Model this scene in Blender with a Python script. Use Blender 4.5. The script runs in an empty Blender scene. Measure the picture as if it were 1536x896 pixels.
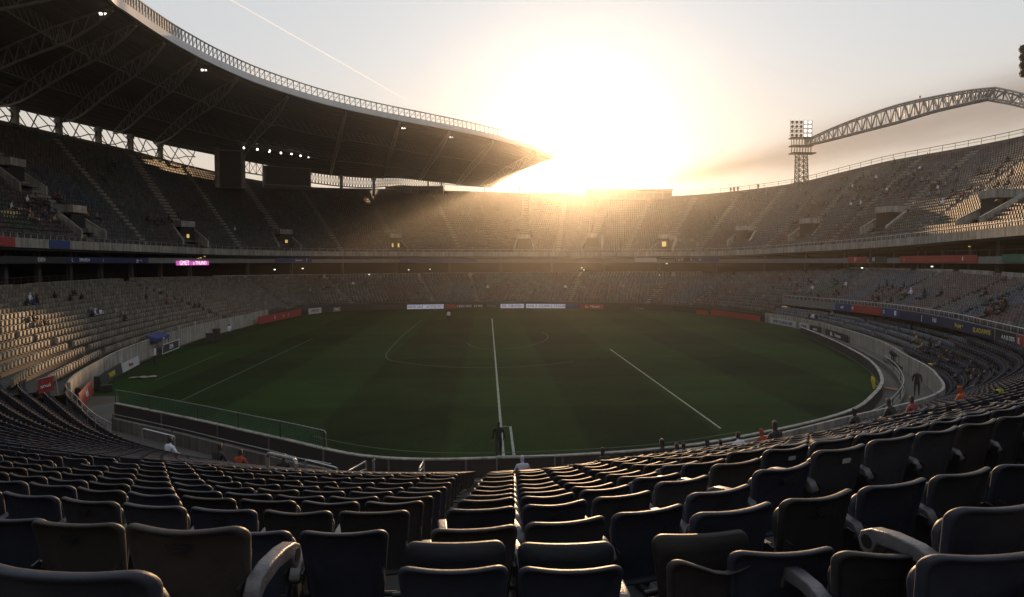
import bpy, bmesh, math, random
import numpy as np
from mathutils import Vector, Matrix
random.seed(7)
RNG = np.random.default_rng(7)
R = math.radians
SC = bpy.context.scene
COL = SC.collection
EYE = 12.0                       # built in units of 0.7 m, brought to metres at the end
UNIT = .7; K = 1/UNIT

# ------------------------------------------------------------------ camera
F_PX = 1024.0
YAW, PITCH = math.atan(38 / F_PX), math.atan(55 / F_PX)
cam_data = bpy.data.cameras.new('camera'); cam = bpy.data.objects.new('camera', cam_data); COL.objects.link(cam)
cam_data.sensor_width = 36; cam_data.lens = 24; cam_data.clip_start = .05; cam_data.clip_end = 20000
cam.location = (0, 0, EYE); cam.rotation_euler = (math.pi/2 - PITCH, 0, -YAW)
SC.camera = cam
CM = Matrix.Rotation(-YAW, 3, 'Z') @ Matrix.Rotation(math.pi/2 - PITCH, 3, 'X')
CMI = np.array(CM.transposed())
def ray(px, py): return CM @ Vector(((px-768)/F_PX, -(py-448)/F_PX, -1))
def atY(px, py, Y):
    d = ray(px, py); return Vector((0, 0, EYE)) + d*(Y/d.y)
def atZ(px, py, z):
    d = ray(px, py); return Vector((0, 0, EYE)) + d*((z-EYE)/d.z)
def proj(P):
    P = np.atleast_2d(np.asarray(P, float)) - np.array([0, 0, EYE])
    q = P @ CMI.T
    dz = np.where(-q[:, 2] > .01, -q[:, 2], np.nan)
    return 768 + F_PX*q[:, 0]/dz, 448 - F_PX*q[:, 1]/dz, dz

# ------------------------------------------------------------------ objects
def tag(o, label=None, cat=None, group=None, kind=None):
    if label: o['label'] = label
    if cat: o['category'] = cat
    if group: o['group'] = group
    if kind: o['kind'] = kind
    return o
def empty(name, loc=(0, 0, 0), rz=0, **k):
    o = bpy.data.objects.new(name, None); COL.objects.link(o); o.location = loc; o.rotation_euler[2] = rz
    o.empty_display_size = .2
    return tag(o, **k)
class MB:
    """collects faces, becomes one mesh object"""
    def __init__(s): s.v = []; s.f = []; s.m = []; s.sm = []
    def add(s, verts, faces, m=0, sm=False):
        b = len(s.v); s.v += [tuple(v) for v in verts]
        s.f += [tuple(b+i for i in f) for f in faces]; s.m += [m]*len(faces); s.sm += [sm]*len(faces)
    def box(s, c, d, M=None, m=0):
        c = Vector(c); vs = []
        for x in (-.5, .5):
            for y in (-.5, .5):
                for z in (-.5, .5):
                    q = Vector((x*d[0], y*d[1], z*d[2])); vs.append(c + (M @ q if M else q))
        s.add(vs, [(0,1,3,2),(4,6,7,5),(0,4,5,1),(2,3,7,6),(0,2,6,4),(1,5,7,3)], m)
    def tube(s, p0, p1, r, n=6, m=0, r1=None, caps=True):
        p0, p1 = Vector(p0), Vector(p1); d = p1-p0
        if d.length < 1e-6: return
        z = d.normalized(); x = z.orthogonal().normalized(); y = z.cross(x); r1 = r if r1 is None else r1
        vs = []
        for i in range(n):
            a = 2*math.pi*i/n; u = x*math.cos(a)+y*math.sin(a); vs += [p0+u*r, p1+u*r1]
        fs = [(2*i, 2*((i+1) % n), 2*((i+1) % n)+1, 2*i+1) for i in range(n)]
        s.add(vs, fs, m, n > 5)
        if caps:
            s.add([v for v in vs[0::2]], [tuple(range(n))[::-1]], m); s.add([v for v in vs[1::2]], [tuple(range(n))], m)
    def path(s, pts, r, n=6, m=0):
        for a, b in zip(pts[:-1], pts[1:]): s.tube(a, b, r, n, m)
    def sweep(s, pts, prof, m=0, closed=True, sm=False):
        """pts: list of (x,y,z0); prof: list of (offset to the left of travel, z)"""
        n = len(pts); P = np.array([(p[0], p[1]) for p in pts]); T = np.gradient(P, axis=0); T /= np.linalg.norm(T, axis=1)[:, None]+1e-9
        N = np.stack([-T[:, 1], T[:, 0]], 1); k = len(prof); vs = []
        for i in range(n):
            z0 = pts[i][2] if len(pts[i]) > 2 else 0
            for o, z in prof: vs.append((P[i, 0]+N[i, 0]*o, P[i, 1]+N[i, 1]*o, z0+z))
        fs = []
        for i in range(n-1):
            for j in range(k if closed else k-1):
                a, b = i*k+j, i*k+(j+1) % k; fs.append((a, b, b+k, a+k))
        s.add(vs, fs, m, sm)
        if closed:
            s.add(vs[:k], [tuple(range(k))[::-1]], m); s.add(vs[-k:], [tuple(range(k))], m)
    def mesh(s, name, mats):
        me = bpy.data.meshes.new(name); me.from_pydata(s.v, [], s.f)
        for m in (mats if isinstance(mats, (list, tuple)) else [mats]): me.materials.append(m)
        me.polygons.foreach_set('material_index', s.m); me.polygons.foreach_set('use_smooth', s.sm)
        me.update(); return me
    def build(s, name, mats, parent=None, **k):
        o = bpy.data.objects.new(name, s.mesh(name, mats)); COL.objects.link(o); o.parent = parent
        return tag(o, **k)
def put(name, me, parent=None, loc=(0, 0, 0), rz=0, **k):
    o = bpy.data.objects.new(name, me); COL.objects.link(o); o.parent = parent; o.location = loc; o.rotation_euler[2] = rz
    return tag(o, **k)
def fast_mesh(name, V, Q, mats, col=None):
    """V (n,3), Q (m,4) quads as numpy"""
    me = bpy.data.meshes.new(name); me.vertices.add(len(V)); me.vertices.foreach_set('co', V.astype(np.float32).ravel())
    me.loops.add(Q.size); me.loops.foreach_set('vertex_index', Q.astype(np.int32).ravel())
    me.polygons.add(len(Q)); me.polygons.foreach_set('loop_start', np.arange(0, Q.size, 4, dtype=np.int32)); me.polygons.foreach_set('loop_total', np.full(len(Q), 4, np.int32))
    if col is not None:
        at = me.color_attributes.new('tint', 'FLOAT_COLOR', 'POINT'); at.data.foreach_set('color', col.astype(np.float32).ravel())
    me.materials.append(mats); me.update(calc_edges=True); me.validate(); return me

# ------------------------------------------------------------------ materials
def mat(name, col, rough=.6, metal=0., spec=.5, noise=.25, scale=3., bump=0., emit=None, es=0., mode='plain', detail=6, coords='Object', streak=0.):
    m = bpy.data.materials.new(name); m.use_nodes = True; nt = m.node_tree; N = nt.nodes; L = nt.links
    b = N['Principled BSDF']; b.inputs['Roughness'].default_value = rough; b.inputs['Metallic'].default_value = metal
    b.inputs['Specular IOR Level'].default_value = spec
    tc = N.new('ShaderNodeTexCoord'); nz = N.new('ShaderNodeTexNoise'); nz.inputs['Scale'].default_value = scale; nz.inputs['Detail'].default_value = detail; nz.inputs['Roughness'].default_value = .65
    L.new(tc.outputs[coords], nz.inputs['Vector'])
    mr = N.new('ShaderNodeMapRange'); mr.inputs['From Min'].default_value = .25; mr.inputs['From Max'].default_value = .75
    mr.inputs['To Min'].default_value = 1-noise; mr.inputs['To Max'].default_value = 1+noise
    L.new(nz.outputs['Fac'], mr.inputs['Value'])
    mx = N.new('ShaderNodeMix'); mx.data_type = 'RGBA'; mx.blend_type = 'MULTIPLY'; mx.inputs['Factor'].default_value = 1
    L.new(mr.outputs['Result'], mx.inputs['B'])
    if mode == 'object':
        oi = N.new('ShaderNodeObjectInfo'); L.new(oi.outputs['Color'], mx.inputs['A'])
    elif mode == 'tint':
        va = N.new('ShaderNodeVertexColor'); va.layer_name = 'tint'; L.new(va.outputs['Color'], mx.inputs['A'])
    else:
        mx.inputs['A'].default_value = (*col, 1)
    out = mx.outputs['Result']
    if streak:
        mpp = N.new('ShaderNodeMapping'); mpp.inputs['Scale'].default_value = (1.6, 1.6, .09); L.new(tc.outputs[coords], mpp.inputs['Vector'])
        n3 = N.new('ShaderNodeTexNoise'); n3.inputs['Scale'].default_value = 1.3; n3.inputs['Detail'].default_value = 5; n3.inputs['Roughness'].default_value = .7; L.new(mpp.outputs['Vector'], n3.inputs['Vector'])
        m3 = N.new('ShaderNodeMapRange'); m3.inputs['From Min'].default_value = .35; m3.inputs['From Max'].default_value = .65; m3.inputs['To Min'].default_value = 1-streak; m3.inputs['To Max'].default_value = 1+streak*.4; L.new(n3.outputs['Fac'], m3.inputs['Value'])
        x3 = N.new('ShaderNodeMix'); x3.data_type = 'RGBA'; x3.blend_type = 'MULTIPLY'; x3.inputs['Factor'].default_value = 1; L.new(out, x3.inputs['A']); L.new(m3.outputs['Result'], x3.inputs['B']); out = x3.outputs['Result']
    L.new(out, b.inputs['Base Color'])
    rr = N.new('ShaderNodeMapRange'); rr.inputs['To Min'].default_value = max(.02, rough-.12); rr.inputs['To Max'].default_value = min(1, rough+.15)
    L.new(nz.outputs['Fac'], rr.inputs['Value']); L.new(rr.outputs['Result'], b.inputs['Roughness'])
    if bump:
        n2 = N.new('ShaderNodeTexNoise'); n2.inputs['Scale'].default_value = scale*6; n2.inputs['Detail'].default_value = 4
        L.new(tc.outputs[coords], n2.inputs['Vector'])
        bp = N.new('ShaderNodeBump'); bp.inputs['Strength'].default_value = bump; bp.inputs['Distance'].default_value = .02
        L.new(n2.outputs['Fac'], bp.inputs['Height']); L.new(bp.outputs['Normal'], b.inputs['Normal'])
    if emit:
        b.inputs['Emission Color'].default_value = (*emit, 1); b.inputs['Emission Strength'].default_value = es
    return m
M = {}
M['concrete'] = mat('concrete', (.11, .10, .09), .85, noise=.4, scale=.35, bump=.3, streak=.55)
M['concrete_pale'] = mat('pale concrete', (.30, .275, .24), .85, noise=.35, scale=.5, bump=.3, streak=.5)
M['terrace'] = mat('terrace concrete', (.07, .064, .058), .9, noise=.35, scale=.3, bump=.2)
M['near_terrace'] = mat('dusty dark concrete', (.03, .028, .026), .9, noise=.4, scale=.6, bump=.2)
M['near_tread'] = mat('sun-bright aisle concrete', (.30, .25, .19), .9, noise=.3, scale=.8, bump=.2)  # pale warm tone carries the sunlight on the aisle steps
M['path'] = mat('walkway concrete', (.075, .07, .063), .9, noise=.35, scale=.3, bump=.2)
M['tread'] = mat('stair concrete', (.21, .195, .17), .9, noise=.3, scale=.8, bump=.2)
M['dark'] = mat('dark interior', (.012, .011, .010), .9, noise=.3, scale=.3)  # near black, the shade of openings and recesses put into the colour
M['steel'] = mat('grey steel', (.24, .235, .23), .5, .5, noise=.3, scale=1)
M['dark_steel'] = mat('dark steel', (.045, .043, .04), .55, .4, noise=.3, scale=1)
M['white_steel'] = mat('white painted steel', (.5, .5, .5), .45, noise=.2, scale=2)
M['rail'] = mat('galvanised rail', (.42, .42, .42), .38, .8, noise=.3, scale=6)
M['roof'] = mat('roof sheeting', (.032, .027, .022), .75, noise=.4, scale=.12)
M['fascia'] = mat('fascia sheeting', (.48, .49, .52), .5, noise=.15, scale=.3)
M['seat_far'] = mat('weathered seat plastic', (1, 1, 1), .6, spec=.15, noise=.25, scale=1.5, mode='tint')
M['seat'] = mat('seat plastic', (1, 1, 1), .52, spec=.30, noise=.4, scale=5, bump=.12, mode='object')
M['arm'] = mat('armrest plastic', (.10, .095, .105), .4, spec=.5, noise=.4, scale=11, bump=.2)
M['black'] = mat('black cast iron', (.012, .012, .013), .5, noise=.3, scale=8)
M['cloth'] = mat('clothing', (1, 1, 1), .85, noise=.3, scale=8, mode='object')
M['skin'] = mat('skin', (.32, .17, .11), .6, noise=.1, scale=10)
M['hair'] = mat('hair', (.018, .013, .010), .6, noise=.4, scale=30)
M['trousers'] = mat('dark trousers', (.02, .022, .03), .85, noise=.3, scale=8)
M['plate'] = mat('pale number plate', (.35, .34, .32), .5, noise=.5, scale=60)
M['red'] = mat('red panel', (.28, .03, .025), .6, noise=.25, scale=1.5)
M['blue'] = mat('blue panel', (.025, .045, .16), .55, noise=.25, scale=1.5)
M['navy'] = mat('navy panel', (.015, .02, .07), .55, noise=.25, scale=1.5)
M['charcoal'] = mat('charcoal panel', (.022, .022, .024), .6, noise=.3, scale=1.5)
M['green'] = mat('green panel', (.03, .11, .07), .6, noise=.25, scale=1.5)
M['grey_panel'] = mat('grey panel', (.16, .155, .15), .6, noise=.25, scale=1.5)
M['white_panel'] = mat('white panel', (.42, .42, .44), .5, noise=.15, scale=1.5)
M['yellow'] = mat('yellow vinyl', (.55, .42, .03), .6, noise=.2, scale=5)
M['letter'] = mat('white lettering', (.72, .72, .72), .5, noise=.05, scale=5)
M['letter_yellow'] = mat('yellow lettering', (.62, .5, .06), .5, noise=.05, scale=5)
M['led_white'] = mat('white lit board', (.6, .6, .65), .5, emit=(.75, .78, 1), es=.2)
M['led_pink'] = mat('pink lit board', (.5, .1, .4), .5, emit=(1, .18, .75), es=.5)
M['led_hot'] = mat('bright lit board', (.8, .8, .8), .5, emit=(1, .92, .98), es=1.0)
M['lamp'] = mat('lit lamp', (.9, .9, .85), .4, emit=(1, .93, .8), es=2.5)
M['lamp_warm'] = mat('warm lit doorway', (.9, .7, .3), .5, emit=(1, .62, .2), es=.55)
M['glass_dark'] = mat('dark lamp glass', (.03, .03, .035), .12, noise=.1)

def grass_material():
    m = bpy.data.materials.new('mown turf'); m.use_nodes = True; nt = m.node_tree; N = nt.nodes; L = nt.links; b = N['Principled BSDF']
    b.inputs['Roughness'].default_value = .95; b.inputs['Specular IOR Level'].default_value = .08
    geo = N.new('ShaderNodeNewGeometry'); sep = N.new('ShaderNodeSeparateXYZ'); L.new(geo.outputs['Position'], sep.inputs[0])
    def stripes(out, width, off):
        a = N.new('ShaderNodeMath'); a.operation = 'MULTIPLY_ADD'; a.inputs[1].default_value = math.pi/width; a.inputs[2].default_value = off; L.new(out, a.inputs[0])
        s = N.new('ShaderNodeMath'); s.operation = 'SINE'; L.new(a.outputs[0], s.inputs[0])
        g = N.new('ShaderNodeMapRange'); g.inputs['From Min'].default_value = -.12; g.inputs['From Max'].default_value = .12; L.new(s.outputs[0], g.inputs['Value']); return g.outputs[0]
    sx, sy = stripes(sep.outputs['X'], 6.6, .9), stripes(sep.outputs['Y'], 10., .2)
    n1 = N.new('ShaderNodeTexNoise'); n1.inputs['Scale'].default_value = .22; n1.inputs['Detail'].default_value = 9; n1.inputs['Roughness'].default_value = .68; L.new(geo.outputs['Position'], n1.inputs['Vector'])
    n2 = N.new('ShaderNodeTexNoise'); n2.inputs['Scale'].default_value = 7; n2.inputs['Detail'].default_value = 6; L.new(geo.outputs['Position'], n2.inputs['Vector'])
    def madd(o, k, c):
        a = N.new('ShaderNodeMath'); a.operation = 'MULTIPLY_ADD'; a.inputs[1].default_value = k; a.inputs[2].default_value = 0
        if isinstance(c, (int, float)): a.inputs[2].default_value = c
        else: L.new(c, a.inputs[2])
        L.new(o, a.inputs[0]); return a.outputs[0]
    v = madd(sx, .24, -.10); v = madd(sy, .13, v); v = madd(n1.outputs['Fac'], .75, v); v = madd(n2.outputs['Fac'], .45, v)
    cr = N.new('ShaderNodeValToRGB'); e = cr.color_ramp.elements
    e[0].position = .35; e[0].color = (.0035, .0095, .0022, 1); e[1].position = 1.3 if False else 1; e[1].color = (.016, .040, .008, 1)
    L.new(v, cr.inputs['Fac']); L.new(cr.outputs['Color'], b.inputs['Base Color'])
    bp = N.new('ShaderNodeBump'); bp.inputs['Strength'].default_value = .5; bp.inputs['Distance'].default_value = .03; L.new(n2.outputs['Fac'], bp.inputs['Height']); L.new(bp.outputs['Normal'], b.inputs['Normal'])
    return m
M['grass'] = grass_material()
M['line'] = mat('pitch line paint', (.24, .26, .22), .9, noise=.4, scale=1.2)
M['line_faint'] = mat('worn line paint', (.03, .052, .022), .9, noise=.5, scale=.8)
M['earth'] = mat('trodden ground', (.06, .05, .038), .95, noise=.4, scale=.4, bump=.3)

# ------------------------------------------------------------------ curves round the bowl
CX, CY = 5., 108.
class Ring:
    def __init__(s, pts):
        a = np.array(pts, float); th = np.arctan2(a[:, 1]-CY, a[:, 0]-CX); o = np.argsort(th); a = a[o]; th = th[o]
        s.th = np.concatenate([th[-3:]-2*np.pi, th, th[:3]+2*np.pi])
        s.r = np.hypot(a[:, 0]-CX, a[:, 1]-CY); s.r = np.concatenate([s.r[-3:], s.r, s.r[:3]])
        z = a[:, 2]; s.z = np.concatenate([z[-3:], z, z[:3]])
    def _h(s, y, t):
        x = s.th; i = np.clip(np.searchsorted(x, t)-1, 1, len(x)-3)
        m0 = (y[i+1]-y[i-1])/(x[i+1]-x[i-1]); m1 = (y[i+2]-y[i])/(x[i+2]-x[i]); h = x[i+1]-x[i]; u = (t-x[i])/h
        return (2*u**3-3*u**2+1)*y[i]+(u**3-2*u**2+u)*h*m0+(-2*u**3+3*u**2)*y[i+1]+(u**3-u**2)*h*m1
    def __call__(s, t):
        t = np.asarray(t, float); t = (t+np.pi) % (2*np.pi)-np.pi; r = s._h(s.r, t); z = s._h(s.z, t)
        return np.stack([CX+r*np.cos(t), CY+r*np.sin(t), z], -1)
def th_of(x, y): return math.atan2(y-CY, x-CX)
FRONT = Ring([(x, y, 1.3) for x, y in [(-34,56),(-39,70),(-43,88),(-45,105),(-45,127),(-44,150),(-37,167),(-20,175.5),(0,178),(20,177),(38,170),(50,155),(55.5,135),(56.5,115),(53.7,97),(47,75),(41,60),(36,52),(24,43.5),(17,39),(11,36),(.8,33.7),(-7,34),(-15,36.5),(-22.5,41.8),(-30,50.7)]])
LOW = Ring([(-63,88,8.1),(-66,125,8.2),(-60,160,7.9),(-45,190,7.6),(-20,199,7.8),(4,201,8.),(40,198,8.2),(65,188,8.4),(74,165,9.5),(75,150,9.9),(74,120,9.9),(70,97,9.9),(64,75,9.6),(60,55,9.6),(44,8,9.6),(0,-8,9.6),(-47,20,9),(-59,60,8.4)])
UPF = Ring([(-61,86,14.8),(-63,125,14.7),(-57,160,14.4),(-43,186,14.4),(-18,195,14.4),(4,197,14.4),(38,194,14.4),(62,184,14.5),(71,162,15),(72,148,15.2),(72,118,15.6),(69,95,16),(64,72,16.2),(59,52,16.2),(46,4,16.2),(0,-12,16.2),(-49,16,15.4),(-58,58,15)])
RIM = Ring([(-86,121,36),(-79.6,154,36),(-77,184,36.2),(-61,229,36),(-42.5,237,36.2),(-42,334,46.2),(-18,338,45.9),(-2,336,45.4),(12,262,37.4),(30,243,35.6),(65.6,238,34.2),(95,219,35.8),(101,190,36.6),(102,168,36.6),(105,134,35.8),(100,90,36),(80,25,36),(0,-42,36),(-72,15,36),(-88,80,36)])  # stretch behind the roof tip set back, shaped to let low sun through
FASC = Ring([(x, y, z) for x, y, z in [(atY(1165,450,138)[:]),(atY(1255,459,118)[:]),(atY(1350,470,95)[:]),(atY(1450,489,76)[:]),(atY(1536,511,64)[:])]] + [(45,52,5),(30,30,5),(-20,30,5),(-50,100,5),(0,190,5),(45,172,5)])
def span(t0, t1, n): return np.linspace(t0, t1, n)
TH_L0 = th_of(-34,56)+2*math.pi            # end of the left stand, seen as an angle above pi
TH_FAR = math.pi/2
# ------------------------------------------------------------------ ground, pitch, sky things
def sheet(name, outline, z, m, **k):
    b = MB(); b.add([(x, y, z) for x, y in outline], [tuple(range(len(outline)))]); return b.build(name, m, **k)
ang = np.linspace(0, 2*math.pi, 181)[:-1]
b = MB(); n = 96
vs = [(5, 108, -.012)]
for rr in (120, 420):
    vs += [(5+rr*math.cos(2*math.pi*i/n), 108+rr*math.sin(2*math.pi*i/n), -.012) for i in range(n)]
b.add(vs, [(0, 1+i, 1+(i+1) % n) for i in range(n)]+[(1+i, 1+n+i, 1+n+(i+1) % n, 1+(i+1) % n) for i in range(n)])
b.build('ground', M['earth'], kind='structure')
WALLPTS = [(-28.7,53.4),(-20,47.5),(-12.8,42.3),(-6.3,38.0),(.8,37.6),(10.4,39.2),(19,43.4),(26.5,48.6),(31.5,54.2),(36.8,61.8),(42.2,73.),(46.4,86),(50,100),(52.6,112)]
def smooth(pts, n=8):
    P = np.array(pts, float); out = []
    for i in range(len(P)-1):
        p0, p1, p2, p3 = P[max(i-1, 0)], P[i], P[i+1], P[min(i+2, len(P)-1)]
        for j in range(n):
            t = j/n; out.append(.5*((2*p1)+(p2-p0)*t+(2*p0-5*p1+4*p2-p3)*t*t+(3*p1-p0-3*p2+p3)*t**3))
    out.append(P[-1]); return np.array(out)
WALL = smooth(WALLPTS)
# pitch: inside the wall on the near side, inside the stand front elsewhere
far = FRONT(np.linspace(.1, th_of(-34,56)+2*math.pi-.08, 90))[:, :2]
cen = np.array([CX, CY]); dirs = far-cen; far = cen+dirs*(1-(.9/np.linalg.norm(dirs, axis=1))[:, None])
near = WALL[2:]; d2 = near-cen; near = cen+d2*(1-.25/np.linalg.norm(d2, axis=1)[:, None])
outline = [tuple(p) for p in near]+[tuple(p) for p in far]+[(-33, 62), (-31, 58)]
sheet('pitch', outline, .004, M['grass'], kind='structure')
# worn strip of ground in front of the left stand, the walkway
pth = np.concatenate([FRONT(np.linspace(th_of(-39,70), th_of(-30,50.7), 12))[:, :2]*1, FRONT(np.linspace(th_of(-22.5,41.8), -1.06, 40))[:, :2], FRONT(np.linspace(-.95, .1, 20))[:, :2]])
b = MB(); a = FRONT(np.linspace(th_of(-34,56), .15, 120)); d3 = a[:, :2]-cen; i2 = cen+d3*(1-10/np.linalg.norm(d3, axis=1))[:, None]
vs = []
for p, q in zip(a, i2): vs += [(p[0], p[1], -.004), (q[0], q[1], -.004)]
b.add(vs, [(2*i, 2*i+2, 2*i+3, 2*i+1) for i in range(len(a)-1)])
b.build('walkway', M['path'], kind='structure')
# markings
def line_strip(pts, w, m, name, z=.012, **k):
    b = MB(); P = np.array(pts, float); T = np.gradient(P, axis=0); T /= np.linalg.norm(T, axis=1)[:, None]; Nn = np.stack([-T[:, 1], T[:, 0]], 1)
    vs = []
    for p, q in zip(P, Nn): vs += [(*(p+q*w/2), z), (*(p-q*w/2), z)]
    b.add(vs, [(2*i, 2*i+1, 2*i+3, 2*i+2) for i in range(len(P)-1)]); return b.build(name, m, kind='structure', **k)
def G(px, py): p = atZ(px, py, 0); return (p.x, p.y)
line_strip([G(738, 478), G(755, 684)], .19, M['line'], 'centre_line_marking')
line_strip([G(915, 524), G(1081, 643)], .15, M['line'], 'side_line_marking')
line_strip([G(469, 508), G(266, 604)], .2, M['line_faint'], 'side_line_marking')
line_strip([G(335, 529), G(232, 571)], .2, M['line_faint'], 'side_line_marking', z=.014)
line_strip([G(755, 640), G(765.5, 640), G(771, 683)], .17, M['line'], 'box_marking')
line_strip(smooth([G(632, 481), G(606, 502), G(585, 524), G(579, 533), G(584, 540), G(612, 545), G(660, 550), G(740, 552), G(800, 549), G(860, 543)]), .17, M['line_faint'], 'arc_marking')
line_strip(smooth([G(700, 515), G(715, 522), G(745, 524), G(785, 521), G(815, 512), G(822, 504), G(812, 498)]), .16, M['line_faint'], 'circle_marking', z=.016)
line_strip(smooth([G(470, 655), G(560, 672), G(680, 680), G(850, 676), G(1000, 665), G(1110, 648)]), .14, M['line_faint'], 'boundary_marking', z=.018)

# ------------------------------------------------------------------ tiers
SEATS = []            # (pos, yaw, colour) of all far seats, numpy chunks
GREY = np.array([.115, .105, .10]); 
def tier(inner, outer, t0, t1, rows, name, parent, nth=160, seat_t=None, lift=0, drop=.0, aisles=(), holes=(), pal=None, pitch=.68, aw=.55, mt='terrace', ss=1.22):
    th = span(t0, t1, nth); A, B = inner(th), outer(th); b = MB(); vs = []; k = 2*(rows+1)
    for i in range(nth):
        for j in range(rows+1):
            f = j/rows; p = A[i]*(1-f)+B[i]*f; zl = (A[i][2]*(1-(j-1)/rows)+B[i][2]*(j-1)/rows) if j else A[i][2]-drop
            vs += [(p[0], p[1], zl), (p[0], p[1], p[2])]
    fs = []
    for i in range(nth-1):
        for j in range(k-1): a = i*k+j; fs.append((a, a+k, a+k+1, a+1))
    b.add(vs, fs); o = b.build(name, M[mt], parent)
    s0, s1 = seat_t or (t0, t1); fine = span(s0, s1, 700); A, B = inner(fine), outer(fine)
    for j in range(rows):
        f = (j+.62)/rows; P = A*(1-f)+B*f; zz = A[:, 2]*(1-j/rows)+B[:, 2]*j/rows
        seg = np.hypot(*np.diff(P[:, :2], axis=0).T); L = np.concatenate([[0], np.cumsum(seg)])
        s = np.arange(.3, L[-1], pitch); x = np.interp(s, L, P[:, 0]); y = np.interp(s, L, P[:, 1]); z = np.interp(s, L, zz); t = np.interp(s, L, fine)
        dx = np.interp(s+.2, L, P[:, 0])-np.interp(s-.2, L, P[:, 0]); dy = np.interp(s+.2, L, P[:, 1])-np.interp(s-.2, L, P[:, 1])
        nx, ny = -dy, dx; yaw = np.arctan2(-nx, ny)
        keep = np.ones(len(s), bool); rad = np.hypot(x-CX, y-CY)
        for at, half, r0, r1 in aisles:
            if r0 <= j < r1: keep &= np.abs((t-at)*rad) > half
        for at, half, r0, r1 in holes:
            if r0 <= j < r1: keep &= np.abs((t-at)*rad) > half
        px, py, dz = proj(np.stack([x, y, z], 1)); keep &= (px > -120) & (px < 1660) & (dz > 0)
        if keep.sum() == 0: continue
        colr = pal(t, j, rows, px, py) if pal else np.repeat(GREY[None], len(s), 0)
        SEATS.append((np.stack([x, y, z], 1)[keep], yaw[keep], colr[keep], np.full(keep.sum(), ss)))
    return o
def block_noise(a, b, seed): return (np.sin(np.floor(a)*12.9898+np.floor(b)*78.233+seed*37.7)*43758.5453) % 1.0
C_GREY, C_RED, C_GREEN, C_BLUE, C_TAN = (np.array(c) for c in ([.125,.12,.12], [.125,.092,.09], [.098,.108,.092], [.095,.108,.13], [.16,.145,.125]))
def palette(seed, w=(.35, .3, .2, .15), gain=1., tan=0.):
    def f(t, j, rows, px, py):
        # worn patches of differently faded seats, as wide as a block
        g = block_noise(t*9+.3*np.sin(j*.2), np.full_like(t, j//9), seed); out = np.zeros((len(t), 3))
        cs = (C_GREY, C_RED, C_GREEN, C_BLUE); e = np.cumsum(w)
        for i in range(4): out[(g <= e[i]) & (g > (e[i-1] if i else -1))] = cs[i]
        if tan: q = np.clip((480-px)/160, 0, 1)[:, None]; out = out*(1-q*tan)+np.array([.165, .135, .10])*q*tan  # seats towards the left tinted tan, warm sunlight put into their colour
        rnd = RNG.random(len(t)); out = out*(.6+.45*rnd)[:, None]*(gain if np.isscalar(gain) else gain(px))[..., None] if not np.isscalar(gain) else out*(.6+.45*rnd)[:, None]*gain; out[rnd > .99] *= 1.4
        return out
    return f

# --- upper stand
upper = empty('upper_stand', (CX, CY, 0), label='steep upper tier of seats curving round the whole stadium', cat='grandstand')
upper.location = (0, 0, 0)
VOM_PX = [(30,262),(122,330),(284,346),(430,352),(594,357),(786,357),(889,356),(995,357),(1112,347),(1208,338),(1322,326),(1475,312)]
UR = 30
def find_th(ring0, ring1, px, f):
    th = np.linspace(-.5, 3.75, 3000); P = ring0(th)*(1-f)+ring1(th)*f; x, y, d = proj(P); x = np.where((d > 0) & (P[:, 1] > 20), x, 1e9); return th[np.nanargmin(np.abs(x-px))]
def find_f(ring0, ring1, px, py):
    best = None
    for f in np.linspace(.02, .9, 45):
        t = find_th(ring0, ring1, px, f); P = ring0(t)*(1-f)+ring1(t)*f; x, y, d = proj(P); e = abs(y[0]-py)+abs(x[0]-px)
        if best is None or e < best[0]: best = (e, t, f)
    return best[1], best[2]
voms = [find_f(UPF, RIM, px, py+14) for px, py in VOM_PX]
ais = []; holes = []
for t, f in voms:
    j = int(f*UR); ais.append((t, 1.3, j, UR)); holes.append((t, 3.6, j-2, j+4))
tv = sorted(t for t, f in voms)
for a0, a1 in zip(tv[:-1], tv[1:]): ais.append(((a0+a1)/2, .8, 0, UR))
tier(UPF, RIM, -1.2, 4.25, UR, 'terrace', upper, 220, (-.6, 3.7), aisles=ais, holes=holes, pal=palette(1, (.35, .35, .2, .1), .74), drop=.9)
# the part of the bowl behind the camera: plain terrace
th = span(4.25, 2*math.pi-1.2, 50); A, B_ = UPF(th), RIM(th); b = MB(); vs = []
for p, q in zip(A, B_): vs += [tuple(p), tuple(q), (q[0], q[1], q[2]+1.2)]
fs = []
for i in range(49): fs += [(3*i, 3*i+3, 3*i+4, 3*i+1), (3*i+1, 3*i+4, 3*i+5, 3*i+2)]
b.add(vs, fs); b.build('terrace', M['terrace'], upper)
def ring_path(ring, t0, t1, n, dz=0, push=0, dzf=None):
    P = ring(span(t0, t1, n)).copy(); d = P[:, :2]-cen; r = np.linalg.norm(d, axis=1)[:, None]; P[:, :2] = cen+d*(1+push/r); P[:, 2] += dz; return [tuple(p) for p in P]
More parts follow.
